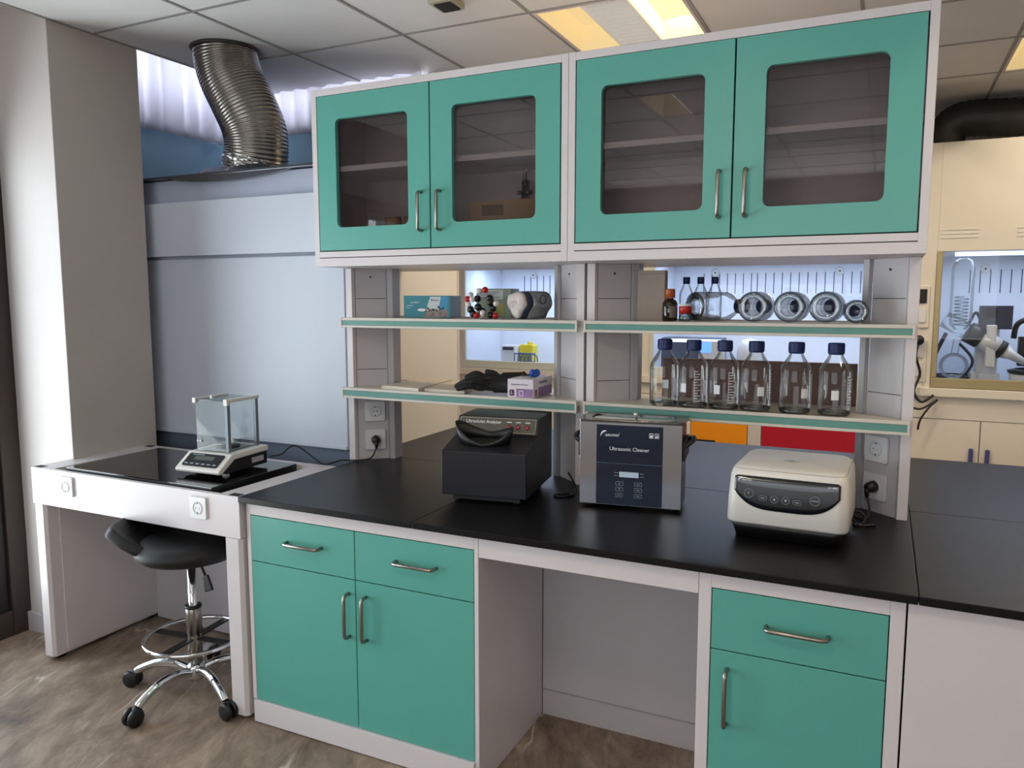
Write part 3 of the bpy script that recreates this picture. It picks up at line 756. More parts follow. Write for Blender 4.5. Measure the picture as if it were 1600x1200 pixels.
# ------------------------------------------------------------------ ultrasonic cleaner
M_ss = mat('polished_steel_front', '#b9bcc2', .17, metal=1, noise=.03, scale=3)
c = thing('ultrasonic_cleaner', 'stainless steel ultrasonic cleaner with a navy front panel', 'ultrasonic cleaner', (1.183, .382, .85), math.radians(8))
cw, cd, ch = .336, .162, .291
bm = nb(); add_box(bm, 0, cw, 0, .003, .012, ch); obj('front_plate', bm, M_ss, c, .0008)
bm = nb(); add_box(bm, .0, cw, .0032, cd, .012, ch-.0); obj('housing', bm, mat('dark_side_steel', '#55585c', .35, metal=.9), c, .002)
bm = nb(); f0, f1 = cw*.168, cw*.82; add_box(bm, f0, f1, -.0012, -.0001, .014, ch-.008); pn = obj('front_film', bm, M_navy, c, label='navy front film')
for k, (x, y) in enumerate(((.03, .03), (cw-.03, .03), (.03, cd-.03), (cw-.03, cd-.03))):
    bm = nb(); add_lathe(bm, [(0, .0002), (.014, .0002), (.012, .0118), (0, .0118)], 14, T(x, y, 0)); obj('rubber_foot', bm, M_rubber, c)
bm = nb()  # rim frame with rounded opening, and basin
outer = rrect(-.006, cw+.008, -.006, cd+.004, .014, 4); inner = rrect(.03, cw-.03, .022, cd-.022, .03, 4)
vo = [bm.verts.new((*p, ch+.008)) for p in outer]; vi = [bm.verts.new((*p, ch+.008)) for p in inner]
ed = [bm.edges.new((vo[i], vo[(i+1) % len(vo)])) for i in range(len(vo))]+[bm.edges.new((vi[i], vi[(i+1) % len(vi)])) for i in range(len(vi))]
bmesh.ops.triangle_fill(bm, edges=ed, use_beauty=True)
r = bmesh.ops.extrude_face_region(bm, geom=bm.faces[:]); bmesh.ops.translate(bm, vec=(0, 0, -.008), verts=[v for v in r['geom'] if isinstance(v, bmesh.types.BMVert)])
bmesh.ops.recalc_face_normals(bm, faces=bm.faces[:]); obj('rim', bm, mat('dark_rim_steel', '#5b5957', .2, metal=1), c, .001)
bm = nb(); add_prism(bm, rrect(.031, cw-.031, .023, cd-.023, .029, 4), ch-.002, ch+.004, 'z'); ld = obj('lid', bm, M_chrome, c, .001, label='shiny steel lid')
bm = nb(); add_lathe(bm, [(0, ch+.0042), (.005, ch+.0042), (.005, ch+.012), (.009, ch+.014), (.009, ch+.022), (.006, ch+.025), (0, ch+.025)], 16, T(cw*.52, cd*.5, 0)); obj('lid_knob', bm, M_chrome, ld)
for s, nm in ((1, 'side_handle'), (-1, 'side_handle')):
    bm = nb(); x = cw if s > 0 else 0
    add_tube(bm, smoothpath([(x+s*.001, .03, .215), (x+s*.022, .045, .228), (x+s*.03, .095, .232), (x+s*.022, .15, .228), (x+s*.001, .165, .215)], 5), .009, 8)
    add_box(bm, x+s*.0005, x+s*.009, .02, .175, .17, .235)
    obj(nm, bm, M_black, c, .002, label='black side handle')
def on_front(x, z): return T(x, -.0016, z) @ RX90
def swoosh(parent, M, s, m):
    """leaf shaped swash mark that opens the maker's script"""
    bm = nb(); pts = [(0, -.9), (.15, .1), (.7, .85), (1.5, 1.0), (1.9, .75), (1.3, .55), (.8, .2), (.45, -.05), (.25, -.5)]
    add_prism(bm, [(p[0]*s, p[1]*s) for p in pts], -.0002, .0002, 'z', M); obj('logo_mark', bm, m, parent)
swoosh(pn, on_front(f0+.013, .253), .011, M_print)
text('logo_lettering', 'asumal', .017, M_print, pn, on_front(f0+.051, .2495), .0003, shear=.3)
text('lettering', 'Ultrasonic Cleaner', .0172, M_print, pn, on_front((f0+f1)/2+.0, .203), .0003)
for k in range(2):
    bm = nb(); M0 = on_front(f1-.034+.018*k-.004, .2525)
    for q in ((-.0065, .0065, .0065, .008), (-.0065, .0065, -.008, -.0065), (-.0065, -.005, -.0065, .0065), (.005, .0065, -.0065, .0065)): add_box(bm, *q, 0, .0004, M0)
    add_box(bm, -.004, .004, -.005, (.002 if k == 0 else -.002), 0, .0004, M0)
    if k: add_prism(bm, [(-.003, -.001), (.003, -.001), (0, .004)], 0, .0004, 'z', M0)
    obj('pictogram', bm, M_print, pn)
bm = nb(); add_box(bm, f0, f1, -.0014, -.00121, .1535, .1545); obj('divider_line', bm, mat('steel_blue_line', '#5e7c92', .4), pn)
box('lcd', ((f0+f1)/2-.032, (f0+f1)/2+.032, -.0022, -.00125, .109, .127), mat('pale_lcd', '#b6c6d6', .2, emit='#b6c6d6', es=.12), pn, label='pale display')
bm = nb()
for s in (-1, 1):
    for z in (.123, .113): add_box(bm, (f0+f1)/2+s*.043-.007, (f0+f1)/2+s*.043+.007, -.0016, -.00125, z-.0007, z+.0007)
obj('captions', bm, M_screenprint, pn)
for s in (-1, 1):
    for k in range(3):
        bm = nb(); M0 = on_front((f0+f1)/2+s*.031, .087-.0195*k)
        for q in ((-.012, .012, .0055, .0064), (-.012, .012, -.0064, -.0055), (-.0125, -.0115, -.0055, .0055), (.0115, .0125, -.0055, .0055)): add_box(bm, *q, 0, .0003, M0)
        if s < 0 and k < 2: add_prism(bm, [(-.003, -.0025), (.003, -.0025), (0, .003)] if k == 0 else [(-.003, .0025), (0, -.003), (.003, .0025)], 0, .0003, 'z', M0)
        else: add_box(bm, -.006, .006, -.001, .001, 0, .0003, M0)
        obj('touch_key', bm, M_screenprint, pn)

# ------------------------------------------------------------------ centrifuge
M_cf = mat('cream_white_abs', '#ded9d3', .33, noise=.01)
g = thing('centrifuge', 'low white centrifuge with rounded body and curved black control panel', 'centrifuge', (1.690, .250, .85), math.radians(-1.5))
gw = .333
def cf_ring(z, y0, y1, inset, r): return [(*p, z) for p in rrect(inset, gw-inset, y0, y1, r, 6)]
levels = [(.046, .004, .335, .003, .03), (.052, 0, .338, 0, .032), (.12, .004, .338, .001, .034), (.185, .011, .336, .005, .036), (.203, .019, .330, .011, .036), (.2115, .034, .318, .024, .034)]
bm = nb(); prev = None
for z, y0, y1, ins, r in levels:
    ring = [bm.verts.new(p) for p in cf_ring(z, y0, y1, ins, r)]
    if prev:
        for i in range(len(ring)): bm.faces.new((prev[i], prev[(i+1) % len(ring)], ring[(i+1) % len(ring)], ring[i])).smooth = True
    else: bm.faces.new(ring[::-1])
    prev = ring
bm.faces.new(prev).smooth = True
bmesh.ops.recalc_face_normals(bm, faces=bm.faces[:])
obj('body_shell', bm, M_cf, g)
bm = nb(); prev = None
for z, ins in ((.004, .022), (.03, .016), (.0458, .008)):
    ring = [bm.verts.new((*p, z)) for p in rrect(ins, gw-ins, ins-.004, .334-ins*.3, .03, 6)]
    if prev:
        for i in range(len(ring)): bm.faces.new((prev[i], prev[(i+1) % len(ring)], ring[(i+1) % len(ring)], ring[i])).smooth = True
    else: bm.faces.new(ring[::-1])
    prev = ring
bm.faces.new(prev); bmesh.ops.recalc_face_normals(bm, faces=bm.faces[:])
obj('base_tray', bm, M_black, g, label='black base')
for (x, y) in ((.05, .05), (gw-.05, .05), (.05, .29), (gw-.05, .29)):
    bm = nb(); add_lathe(bm, [(0, .0002), (.013, .0002), (.013, .0039), (0, .0039)], 12, T(x, y, 0)); obj('rubber_foot', bm, M_rubber, g)
Mf = T(gw/2, .0018, .088) @ Matrix.Rotation(math.atan2(.133, .0142), 4, 'X')   # plane of the sloping front
pw, top = .1435, .101
shape = [(-pw, top-.006), (-pw+.006, top)]+[(pw-.006, top), (pw, top-.006)]
for k in range(1, 16):
    t_ = k/16; x = pw*math.cos(PI*t_); e_ = abs(math.cos(PI*t_)); y = (top-.028)-(.068)*(1-e_**3.2)**.55
    shape.append((x, y))
# the panel bends with the shell: sample as thin strip mesh projected on the front profile
def front_y(z):
    L = [(.052, 0.), (.12, .004), (.185, .011), (.203, .019)]
    for (z0, y0), (z1, y1) in zip(L, L[1:]):
        if z <= z1: return y0+(y1-y0)*max(0, (z-z0))/(z1-z0)
    return .019
bm = nb(); base = .088
def panel_low(x):
    q = abs(x)/pw; return base+.0+.052*(q**4)+.004
cols = 40; A = []
for i in range(cols+1):
    x = -pw+2*pw*i/cols; z0 = panel_low(x); z1 = .187-(.004 if i in (0, cols) else 0); col_ = []
    for j in range(7):
        z = z0+(z1-z0)*j/6; col_.append(bm.verts.new((gw/2+x, front_y(z)-.0016, z)))
    A.append(col_)
for i in range(cols):
    for j in range(6): bm.faces.new((A[i][j], A[i+1][j], A[i+1][j+1], A[i][j+1])).smooth = True
cp = obj('control_panel', bm, mat('black_glossy_panel', '#14181c', .18, coat=.4), g, label='curved black control panel')
sm = cp.modifiers.new('s', 'SOLIDIFY'); sm.thickness = .0015; sm.offset = 1
def onf(x, z): return T(gw/2+x, front_y(z)-.0034, z) @ Matrix.Rotation(PI/2-.1, 4, 'X')
bm = nb()
for i in range(20):
    xa = -pw+.006+i*(2*pw-.012)/20; add_box(bm, gw/2+xa, gw/2+xa+(2*pw-.012)/20+.0002, front_y(.168)-.0036, front_y(.168)-.003, .1676, .1684)
obj('divider_line', bm, M_screenprint, cp)
swoosh(cp, onf(-.134, .1745), .006, M_print)
text('logo_lettering', 'asumal', .0095, M_print, cp, onf(-.110, .1755), .0002, shear=.3)
text('model_lettering', 'LC 800', .008, M_print, cp, onf(.122, .1755), .0002)
for x, z, rad, kind in ((-.102, .137, .0125, 'F'), (-.063, .127, .009, 'b'), (-.031, .126, .010, 'u'), (.0, .126, .010, 'd'), (.031, .124, .009, 'b'), (.078, .134, .0125, 's')):
    bm = nb(); M0 = onf(x, z)
    if kind == 'b':
        add_tube(bm, [(p[0], p[1], 0) for p in rrect(-.011, .011, -.006, .006, .004, 3)], .0004, 5, closed=True, M=M0); add_box(bm, -.006, .006, -.001, .001, -.0003, .0003, M0)
    else:
        add_tube(bm, [(rad*math.cos(2*PI*k/28), rad*math.sin(2*PI*k/28), 0) for k in range(28)], .0005, 5, closed=True, M=M0)
        if kind == 'u': add_prism(bm, [(-.0045, -.003), (.0045, -.003), (0, .0045)], -.0003, .0003, 'z', M0)
        elif kind == 'd': add_prism(bm, [(-.0045, .003), (0, -.0045), (.0045, .003)], -.0003, .0003, 'z', M0)
        elif kind == 'F': add_box(bm, -.0025, -.0015, -.004, .004, -.0003, .0003, M0); add_box(bm, -.0015, .003, .003, .004, -.0003, .0003, M0); add_box(bm, -.0015, .002, 0, .001, -.0003, .0003, M0)
        else: add_box(bm, -.009, .009, -.001, .001, -.0003, .0003, M0)
    obj('touch_key', bm, M_screenprint, cp)
bm = nb()
add_tube(bm, [(.023*math.cos(2*PI*k/32)+gw/2-.005, .011*math.sin(2*PI*k/32)+.15, .2121) for k in range(32)], .0006, 5, closed=True)
add_prism(bm, [(.009*math.cos(2*PI*k/16)+gw/2-.005, .006*math.sin(2*PI*k/16)+.15) for k in range(16)], .2115, .2124, 'z')
obj('lid_emblem', bm, M_screenprint, g)
bm = nb()
add_tube(bm, [(p[0], p[1], .2042) for p in rrect(.0115, gw-.0115, .0195, .3295, .036, 6)], .0006, 4, closed=True)
obj('lid_seam', bm, mat('seam_grey', '#8c857b', .6), g)

# ------------------------------------------------------------------ bottles
def bottle_prof(R, H):
    k = R/.0505; h = H
    return [(0, .006), (R*.6, .004), (R*.8, 0.0), (R*.93, .002), (R, .012), (R, h*.60), (R*.97, h*.635), (R*.8, h*.70), (R*.5, h*.80), (R*.42, h*.835), (R*.40, h*.86), (R*.44, h*.862), (R*.44, h*.872)]
def make_bottle(name, label, cat, group, R=.0505, H=.232, liquid=False, marks=True, printed_rot=0., base_ring=False):
    t = thing(name, label, cat, (0, 0, 0), 0, group)
    bm = nb(); add_lathe(bm, bottle_prof(R, H), 40); obj('glass_body', bm, M_bglass, t, label='clear glass body')
    bm = nb(); add_lathe(bm, [(R*.55, .007), (R*.82, .003), (R*.95, .009), (R*.9, .014), (R*.55, .011)], 36); obj('thick_base', bm, M_bglassthick, t)
    bm = nb(); pr = []
    n = 36; z0, z1 = H*.855, H; r0 = R*.5
    add_lathe(bm, [(0, z0), (r0, z0), (r0, z0+.004), (r0*.98, z0+.005), (r0*.98, z1-.003), (r0*.94, z1), (0, z1)], n)
    for k in range(n):
        a_ = 2*PI*k/n; add_box(bm, r0*.97, r0*1.015, -.0009, .0009, z0+.006, z1-.004, Matrix.Rotation(a_, 4, 'Z'))
    obj('screw_cap', bm, M_bluecap, t, label='dark blue screw cap')
    bm = nb(); rp = R*.46; add_lathe(bm, [(R*.40, H*.84), (rp, H*.842), (rp, H*.856), (R*.40, H*.856)], 28); obj('pouring_ring', bm, M_bluecap, t)
    if marks:
        bm = nb()
        def arcbox(a0, a1, z0, z1, rr=R+.0003):
            N = max(2, int(abs(a1-a0)/.12)+1); p = None
            for i in range(N+1):
                a_ = a0+(a1-a0)*i/N; v = [bm.verts.new((rr*math.cos(a_), rr*math.sin(a_), z)) for z in (z0, z1)]
                if p: bm.faces.new((p[0], v[0], v[1], p[1]))
                p = v
        arcbox(-.22, .22, H*.23, H*.36)
        for k in range(12):
            arcbox(.80, .80+(.24 if k % 2 else .38), H*(.1+.04*k), H*(.1+.04*k)+.0022)
        arcbox(.77, .80, H*.1, H*.56)
        obj('print_marks', bm, mat('white_enamel', '#d9dcdd', .5), t, label='white printed field and graduation')
    return t
bt = make_bottle('reagent_bottle', '', 'bottle', 'standing clear bottles on the lower right shelf')
bx = (1.396, 1.4975, 1.603, 1.706, 1.832, 1.952)
bl = ['clear glass bottle with blue cap, leftmost of the six on the lower shelf',
      'clear glass bottle, second from the left of six, lower shelf',
      'clear glass bottle with blue cap, third from the left of six, lower shelf',
      'clear glass bottle with blue cap, fourth from the left of six, lower shelf',
      'clear glass bottle with blue cap, fifth of six on the lower shelf',
      'clear glass bottle with blue cap, rightmost on the lower shelf, above the centrifuge']
brot = (100, -118, -108, -62, -50, -85)
for i in range(6):
    if i == 0: bt.location = (bx[0], .652, 1.1745); bt['label'] = bl[0]; bt.rotation_euler = (0, 0, math.radians(brot[0]))
    else: dup(bt, (bx[i], .652, 1.1745), bl[i], math.radians(brot[i]))
# lying bottles on the upper shelf
R1 = .0505
def lay(o, x, y, z, ang, spin=0.):
    """ang: direction in plan the cap points to"""
    o.matrix_world = T(x, y, z) @ Matrix.Rotation(ang, 4, 'Z') @ Matrix.Rotation(PI/2, 4, 'Y') @ Matrix.Rotation(spin, 4, 'Z')
lb = make_bottle('lying_bottle', 'clear glass bottle lying sideways on the upper right shelf, scale marks showing', 'bottle', 'clear bottles lying on the upper right shelf')
lay(lb, 1.49, .652, 1.469+R1+.001, math.radians(50), .5)
for x, y, l in ((1.692, .625, 'clear lying bottle, round base to the front, leftmost of three on the upper shelf'), (1.806, .625, 'clear lying bottle, round base to the front, middle of three on the upper shelf'), (1.915, .625, 'clear lying bottle, round base to the front, rightmost of three on the upper shelf')):
    o = dup(lb, (0, 0, 0), l); lay(o, x, y, 1.469+R1+.001, math.radians(88), 1.2+x)
sb = make_bottle('lying_bottle', 'smallest clear lying bottle, at the right end of the upper shelf', 'bottle', 'clear bottles lying on the upper right shelf', .037, .15, marks=False)
lay(sb, 2.006, .645, 1.469+.038, math.radians(95), 0)
# three small blue capped bottles standing behind
s3 = make_bottle('small_reagent_bottle', 'small blue capped bottle behind on the upper shelf, left of three', 'bottle', 'small blue capped bottles at the back of the upper shelf', .0262, .163)
s3.location = (1.402, .93, 1.4655)
dup(s3, (1.456, .93, 1.4655), 'small blue capped bottle behind on the upper shelf, middle of three'); dup(s3, (1.509, .93, 1.4655), 'small blue capped bottle behind on the upper shelf, right of three')
t = thing('amber_bottle', 'small dark amber bottle with an orange cap on the upper right shelf', 'bottle', (1.407, .665, 1.4695))
bm = nb(); add_lathe(bm, [(0, 0), (.024, 0), (.0265, .004), (.0265, .062), (.022, .071), (.012, .076), (.012, .08), (0, .08)], 28); obj('glass_body', bm, M_amber, t)
bm = nb(); add_lathe(bm, [(0, .0802), (.0175, .0802), (.0175, .108), (.016, .112), (0, .112)], 24); obj('screw_cap', bm, mat('orange_brown_cap', '#a3521d', .4), t, label='orange cap')
bm = nb()
for i in range(6):
    a0 = -1.35+.16*i; p = [(.0268*math.cos(q), .0268*math.sin(q)) for q in (a0, a0+.16)]
    vs = [bm.verts.new((p[0][0], p[0][1], .012)), bm.verts.new((p[1][0], p[1][1], .012)), bm.verts.new((p[1][0], p[1][1], .052)), bm.verts.new((p[0][0], p[0][1], .052))]; bm.faces.new(vs)
obj('paper_label', bm, mat('aged_label', '#6e655c', .7), t)
t = thing('small_jar', 'tiny clear jar with a red cap beside the amber bottle', 'jar', (1.462, .66, 1.4695))
bm = nb(); add_lathe(bm, [(0, 0), (.019, 0), (.021, .003), (.021, .022), (.014, .027), (0, .027)], 24); obj('glass_body', bm, M_bglassthick, t)
bm = nb(); add_lathe(bm, [(0, .0272), (.0215, .0272), (.0215, .05), (.02, .052), (0, .052)], 24); obj('screw_cap', bm, mat('red_cap', '#b3201b', .35), t, label='red cap')
bm = nb(); add_lathe(bm, [(0, .0522), (.022, .0522), (.022, .06), (0, .06)], 24); obj('white_disc', bm, M_sock, t)
t = thing('cardboard_panel', 'upright grey brown carton on the upper right shelf beside the post', 'box', (1.325, .735, 1.4652))
box('carton', (-.05, .05, -.02, .02, 0, .183), mat('grey_carton', '#97897f', .7, noise=.04), t, .002)
box('flap_line', (-.046, .046, -.0206, -.0202, .17, .1712), mat('carton_edge', '#6d6158', .8), t)
t = thing('brown_board', 'long dark brown wooden board standing behind the six bottles', 'board', (1.665, .915, 1.1705))
box('board', (-.345, .345, 0, .02, 0, .15), M_wood, t, .002)
box('board_edge', (-.345, .345, -.004, -.0002, .142, .15), mat('brown_edge', '#5a3a2c', .5), t, .001)

# ------------------------------------------------------------------ left shelf goods
t = thing('teal_box', 'teal and blue printed cardboard box on the upper left shelf', 'box', (.300, .665, 1.4695), math.radians(13))
M_tb = mat('teal_box_card', '#2c8391', .4, noise=.04)
M_tb2 = mat('blue_box_card', '#2f8fbd', .4); M_tb3 = mat('dark_teal_card', '#1d5a6c', .4)
box('carton', (0, .2, 0, .15, 0, .09), M_tb, t, .001)
box('printed_side', (.2002, .2012, .002, .148, .002, .088), M_tb3, t)
bm = nb(); add_prism(bm, [(.085, .002), (.10, .044), (.115, .086), (.16, .086), (.152, .044), (.15, .002)], -.0008, -.0002, 'y'); obj('white_banner', bm, mat('banner_white', '#c9d3d6', .5), t)
bm = nb(); add_prism(bm, [(.151, .03), (.16, .086), (.189, .086), (.189, .03)], -.0009, -.0003, 'y'); obj('blue_field', bm, M_tb2, t)
bm = nb(); add_prism(bm, [(.086, .003), (.092, .028), (.189, .034), (.189, .003)], -.0014, -.001, 'y'); obj('photo_field', bm, mat('photo_brown', '#8d7f7a', .5, noise=.4, scale=60), t)
bm = nb()
for k in range(9): add_ball(bm, (.096+.009*k+random.uniform(-.002, .002), -.0012, .034+random.uniform(-.006, .012)), .005, 8, (1, .15, 1))
obj('photo_leaves', bm, mat('photo_dark', '#39413c', .5), t)
text('lettering', 'Binmax', .0115, mat('dark_print', '#21303a', .5), t, T(.134, -.0012, .072) @ RX90, .0002)
text('small_lettering', 'ALUMINI', .009, M_print, t, T(.048, -.0006, .062) @ RX90, .0002)
bm = nb(); add_box(bm, .012, .04, -.0006, -.0002, .049, .0505); add_box(bm, .012, .03, -.0006, -.0002, .04, .0412); obj('small_print', bm, M_print, t)
bm = nb(); add_prism(bm, [(.078+.018*math.cos(2*PI*k/20), .032+.006*math.sin(2*PI*k/20)) for k in range(20)], -.0018, -.0014, 'y'); obj('oval_badge', bm, M_print, t)
t = thing('green_grey_box', 'green grey carton with a white text panel, behind the molecule model', 'box', (.594, .75, 1.4695), math.radians(6))
box('carton', (0, .148, 0, .1, 0, .118), mat('green_grey_card', '#84907f', .45, noise=.08, scale=20), t, .001)
box('text_panel', (.01, .115, -.0008, -.0002, .075, .112), mat('panel_pale', '#b9bdb9', .5), t)
bm = nb()
for k in range(4): add_box(bm, .016, .1-.012*(k % 3), -.0014, -.0009, .103-.007*k, .105-.007*k)
obj('print_lines', bm, mat('dark_print', '#21303a', .5), t)
box('yellow_field', (.07, .118, -.0008, -.0002, .01, .06), mat('olive_print', '#9a9a52', .5), t)
box('side_print', (.1482, .149, .01, .09, .01, .11), mat('side_blue_green', '#6b8a90', .4, noise=.3, scale=50), t)
# molecule model
t = thing('molecule_model', 'ball and stick molecule model with black, white and red balls on the upper left shelf', 'model', (.66, .64, 1.469))
C_ = {'k': mat('ball_black', '#111112', .25), 'w': mat('ball_white', '#d8d2d0', .3), 'r': mat('ball_red', '#b01622', .3)}
balls = [('r', .031, .112, 0), ('w', .008, .108, -.004), ('w', -.033, .093, 0), ('r', -.043, .077, -.005), ('k', -.008, .078, .01), ('w', -.017, .076, -.016), ('w', -.041, .056, -.004), ('k', .045, .08, .012),
         ('k', .054, .064, 0), ('w', .078, .060, 0), ('k', -.033, .036, 0), ('k', .004, .046, -.008), ('k', .018, .030, 0), ('w', .03, .024, -.018), ('r', .076, .012, 0), ('k', -.022, .020, 0), ('k', .062, .042, .006), ('w', .012, .014, .012), ('r', -.005, .012, -.005), ('k', .05, .0125, .01)]
for k, x, z, y in balls:
    r = {'k': .0145, 'w': .0115, 'r': .0125}[k]
    bm = nb(); add_ball(bm, (x, y, max(z, r+.0006)), r, 16); obj('atom_ball', bm, C_[k], t, label={'k': 'black ball', 'w': 'white ball', 'r': 'red ball'}[k])
links = [(0, 1), (1, 4), (2, 3), (3, 5), (5, 4), (3, 6), (4, 11), (7, 8), (8, 9), (7, 0), (10, 6), (11, 12), (12, 13), (15, 10), (8, 16), (16, 12), (14, 19), (19, 16), (11, 10), (17, 12), (18, 15), (13, 19), (4, 7)]
for i, j in links:
    bm = nb(); p, q = [(balls[n][1], balls[n][3], max(balls[n][2], .012)) for n in (i, j)]; add_tube(bm, [p, q], .0028, 8); obj('bond_stick', bm, mat('bond_grey', '#8b8b8d', .3), t)
# wrapped roll with pale end
t = thing('wrapped_roll', 'pale rounded pack end with navy and grey wrapping on the upper left shelf', 'pack', (.818, .645, 1.469), math.radians(-30))
def pack_ring(y, r, z0=0): return [(r*(1+.06*math.cos(6*a)+.03*math.sin(3*a))*math.cos(a), y+.008*math.sin(2*a), max(.0006, .053+r*(.93+.05*math.cos(5*a))*math.sin(a))) for a in [2*PI*k/30 for k in range(30)]]
def loft(name, rings, m, parent, capa=True, label=None):
    bm = nb(); pv = None
    for rg in rings:
        v = [bm.verts.new(p) for p in rg]
        if pv:
            for i in range(len(v)): bm.faces.new((pv[i], pv[(i+1) % len(v)], v[(i+1) % len(v)], v[i])).smooth = True
        elif capa: bm.faces.new(v[::-1])
        pv = v
    bm.faces.new(pv); bmesh.ops.recalc_face_normals(bm, faces=bm.faces[:]); return obj(name, bm, m, parent, label=label)
loft('pale_end', [pack_ring(-.012, .02), pack_ring(-.008, .038), pack_ring(.0, .052), pack_ring(.012, .055)], mat('crinkled_paper', '#cfc6c3', .8, noise=.06, scale=30, bump=.6, bscale=55), t, label='crinkled pale paper end')
loft('navy_wrap', [pack_ring(.0125, .0555), pack_ring(.04, .057)], mat('navy_wrap', '#223347', .35, bump=.5, bscale=40), t)
loft('grey_wrap', [pack_ring(.0405, .057), pack_ring(.08, .058), pack_ring(.13, .056)], mat('grey_foil_wrap', '#8f9499', .35, metal=.3, noise=.3, scale=25, bump=.7, bscale=45), t)
bm = nb(); add_tube(bm, [(.0605, .085+.014*math.cos(2*PI*k/24), .075+.016*math.sin(2*PI*k/24)) for k in range(24)], .002, 6, closed=True)
obj('ring_emblem', bm, mat('dark_emblem', '#1c242e', .5), t)
# lower left shelf: pale flat boards, black gloves, glove box, blue bulb
M_foam = mat('pale_cream_board', '#d5cabb', .6, noise=.03)
t = thing('flat_board', 'flat pale cream board lying at the left of the lower left shelf', 'board', (0, 0, 1.1705))
bm = nb(); add_prism(bm, [(.20, .64), (.40, .61), (.34, .98), (.19, .98)], 0, .016, 'z'); obj('board', bm, M_foam, t, .002)
box('edge_tape', (.21, .34, .975, .9815, .001, .015), M_lip, t)
t = thing('flat_board', 'flat pale cream board lying next to the black gloves', 'board', (0, 0, 1.1705))
bm = nb(); add_prism(bm, [(.41, .64), (.60, .635), (.50, .98), (.352, .98)], 0, .013, 'z'); obj('board', bm, M_foam, t, .002)
box('edge_tape', (.36, .49, .975, .9815, .001, .012), M_lip, t)
def glove(name, label, loc, rz, mirror=1, tilt=0.):
    t = thing(name, label, 'glove', loc, rz, 'black work gloves on the lower left shelf')
    bm = nb(); s = mirror
    def cap(pts, rs): add_tube(bm, smoothpath(pts, 4), [rs[0]+(rs[1]-rs[0])*i/(4*(len(pts)-1)) for i in range(4*(len(pts)-1)+1)], 12); add_ball(bm, pts[-1], rs[1], 12)
    add_ball(bm, (-.03, 0, .032), .036, 18, (1.15, 1.0, .62)); add_ball(bm, (.01, 0, .032), .034, 18, (1.2, .95, .62))
    for k, (L, dy, dz) in enumerate(((.062, -.032, -.006), (.075, -.012, .012), (.07, .01, .004), (.052, .03, -.010))):
        cap([(-.05, dy*s*.75, .032), (-.05-L*.5, dy*s*1.05, .036+dz), (-.05-L, dy*s*1.15, .024+dz*.4)], (.0135, .0105))
    cap([(-.0, -.02*s, .036), (-.02, -.045*s, .048), (-.05, -.062*s, .052)], (.016, .011))
    cap([(.02, 0, .032), (.06, .004, .034), (.1, .0, .036)], (.028, .032))
    o = obj('glove_body', bm, mat('black_nitrile_knit', '#0f1010', .7, noise=.2, scale=80, bump=.4, bscale=160), t)
    o.rotation_euler = (0, tilt, 0)
    rm = o.modifiers.new('r', 'REMESH'); rm.mode = 'VOXEL'; rm.voxel_size = .0028; rm.use_smooth_shade = True
    sm = o.modifiers.new('s', 'SMOOTH'); sm.iterations = 6
    bm = nb(); add_tube(bm, [(.1, 0, .036), (.112, 0, .037)], [.0325, .034], 20); o2 = obj('cuff_band', bm, mat('maroon_cuff', '#4a1c24', .7), t, label='maroon cuff edge'); o2.rotation_euler = (0, tilt, 0)
    return t
glove('work_glove', 'black work glove lying on the lower left shelf, flat lower one of the pair', (.69, .665, 1.1745), math.radians(14), 1)
glove('work_glove', 'black work glove with maroon cuff, on top of the other black glove', (.70, .72, 1.196), math.radians(20), -1, .06)
t = thing('glove_box', 'white and purple glove dispenser box on the lower left shelf', 'box', (.803, .607, 1.1745), math.radians(1))
M_pw = mat('glove_box_white', '#d8cfd6', .45); M_pu = mat('glove_box_purple', '#8d6a9c', .45, noise=.25, scale=40); M_dp = mat('deep_purple', '#5a1f45', .4)
box('carton', (0, .106, 0, .19, 0, .07), M_pw, t, .001)
box('purple_field', (.037, .104, -.0008, -.0002, .002, .034), M_pu, t)
box('purple_field', (.1062, .1068, .05, .188, .002, .036), M_pu, t)
for M0, k in ((T(.018, -.001, .018) @ RX90, 0), (T(.107, .026, .018) @ Matrix.Rotation(PI/2, 4, 'Z') @ RX90, 1)):
    bm = nb(); add_box(bm, -.0095, .0095, -.0115, .0115, -.0004, .0004, M0); s_ = obj('size_square', bm, M_dp, t, label='dark purple size square')
    text('size_letter', 'L', .017, M_print, s_, M0 @ T(0, 0, .0006), .0002)
bm = nb()
for q in ((.048, .066, .006, .009), (.048, .066, .024, .027), (.048, .051, .009, .024), (.063, .066, .009, .024)): add_box(bm, q[0], q[1], -.0014, -.0009, q[2], q[3])
obj('window_mark', bm, M_pw, t)
text('lettering', 'Examination Gloves', .0085, mat('dark_print', '#21303a', .5), t, T(.05, -.001, .050) @ RX90, .0002)
text('lettering', 'GentleGrip', .017, mat('dark_print', '#21303a', .5), t, T(.1068, .095, .055) @ Matrix.Rotation(PI/2, 4, 'Z') @ RX90, .0002)
bm = nb(); add_prism(bm, [(.053+.035*math.cos(2*PI*k/24), .095+.05*math.sin(2*PI*k/24)) for k in range(24)], .0702, .0706, 'z'); obj('dispensing_oval', bm, M_grey, t)
t = thing('blue_bulb', 'small bright blue pipette bulb with a black tip on top of the glove box', 'bulb', (.875, .70, 1.2452), math.radians(150))
bm = nb(); add_ball(bm, (0, -.009, .016), .0155, 18, (.8, 1, 1)); add_ball(bm, (0, .009, .016), .0155, 18, (.8, 1, 1)); add_lathe(bm, [(0, 0), (.012, .002), (.015, .012), (0, .018)], 18)
obj('bulb', bm, mat('bright_blue_rubber', '#1450a8', .35), t)
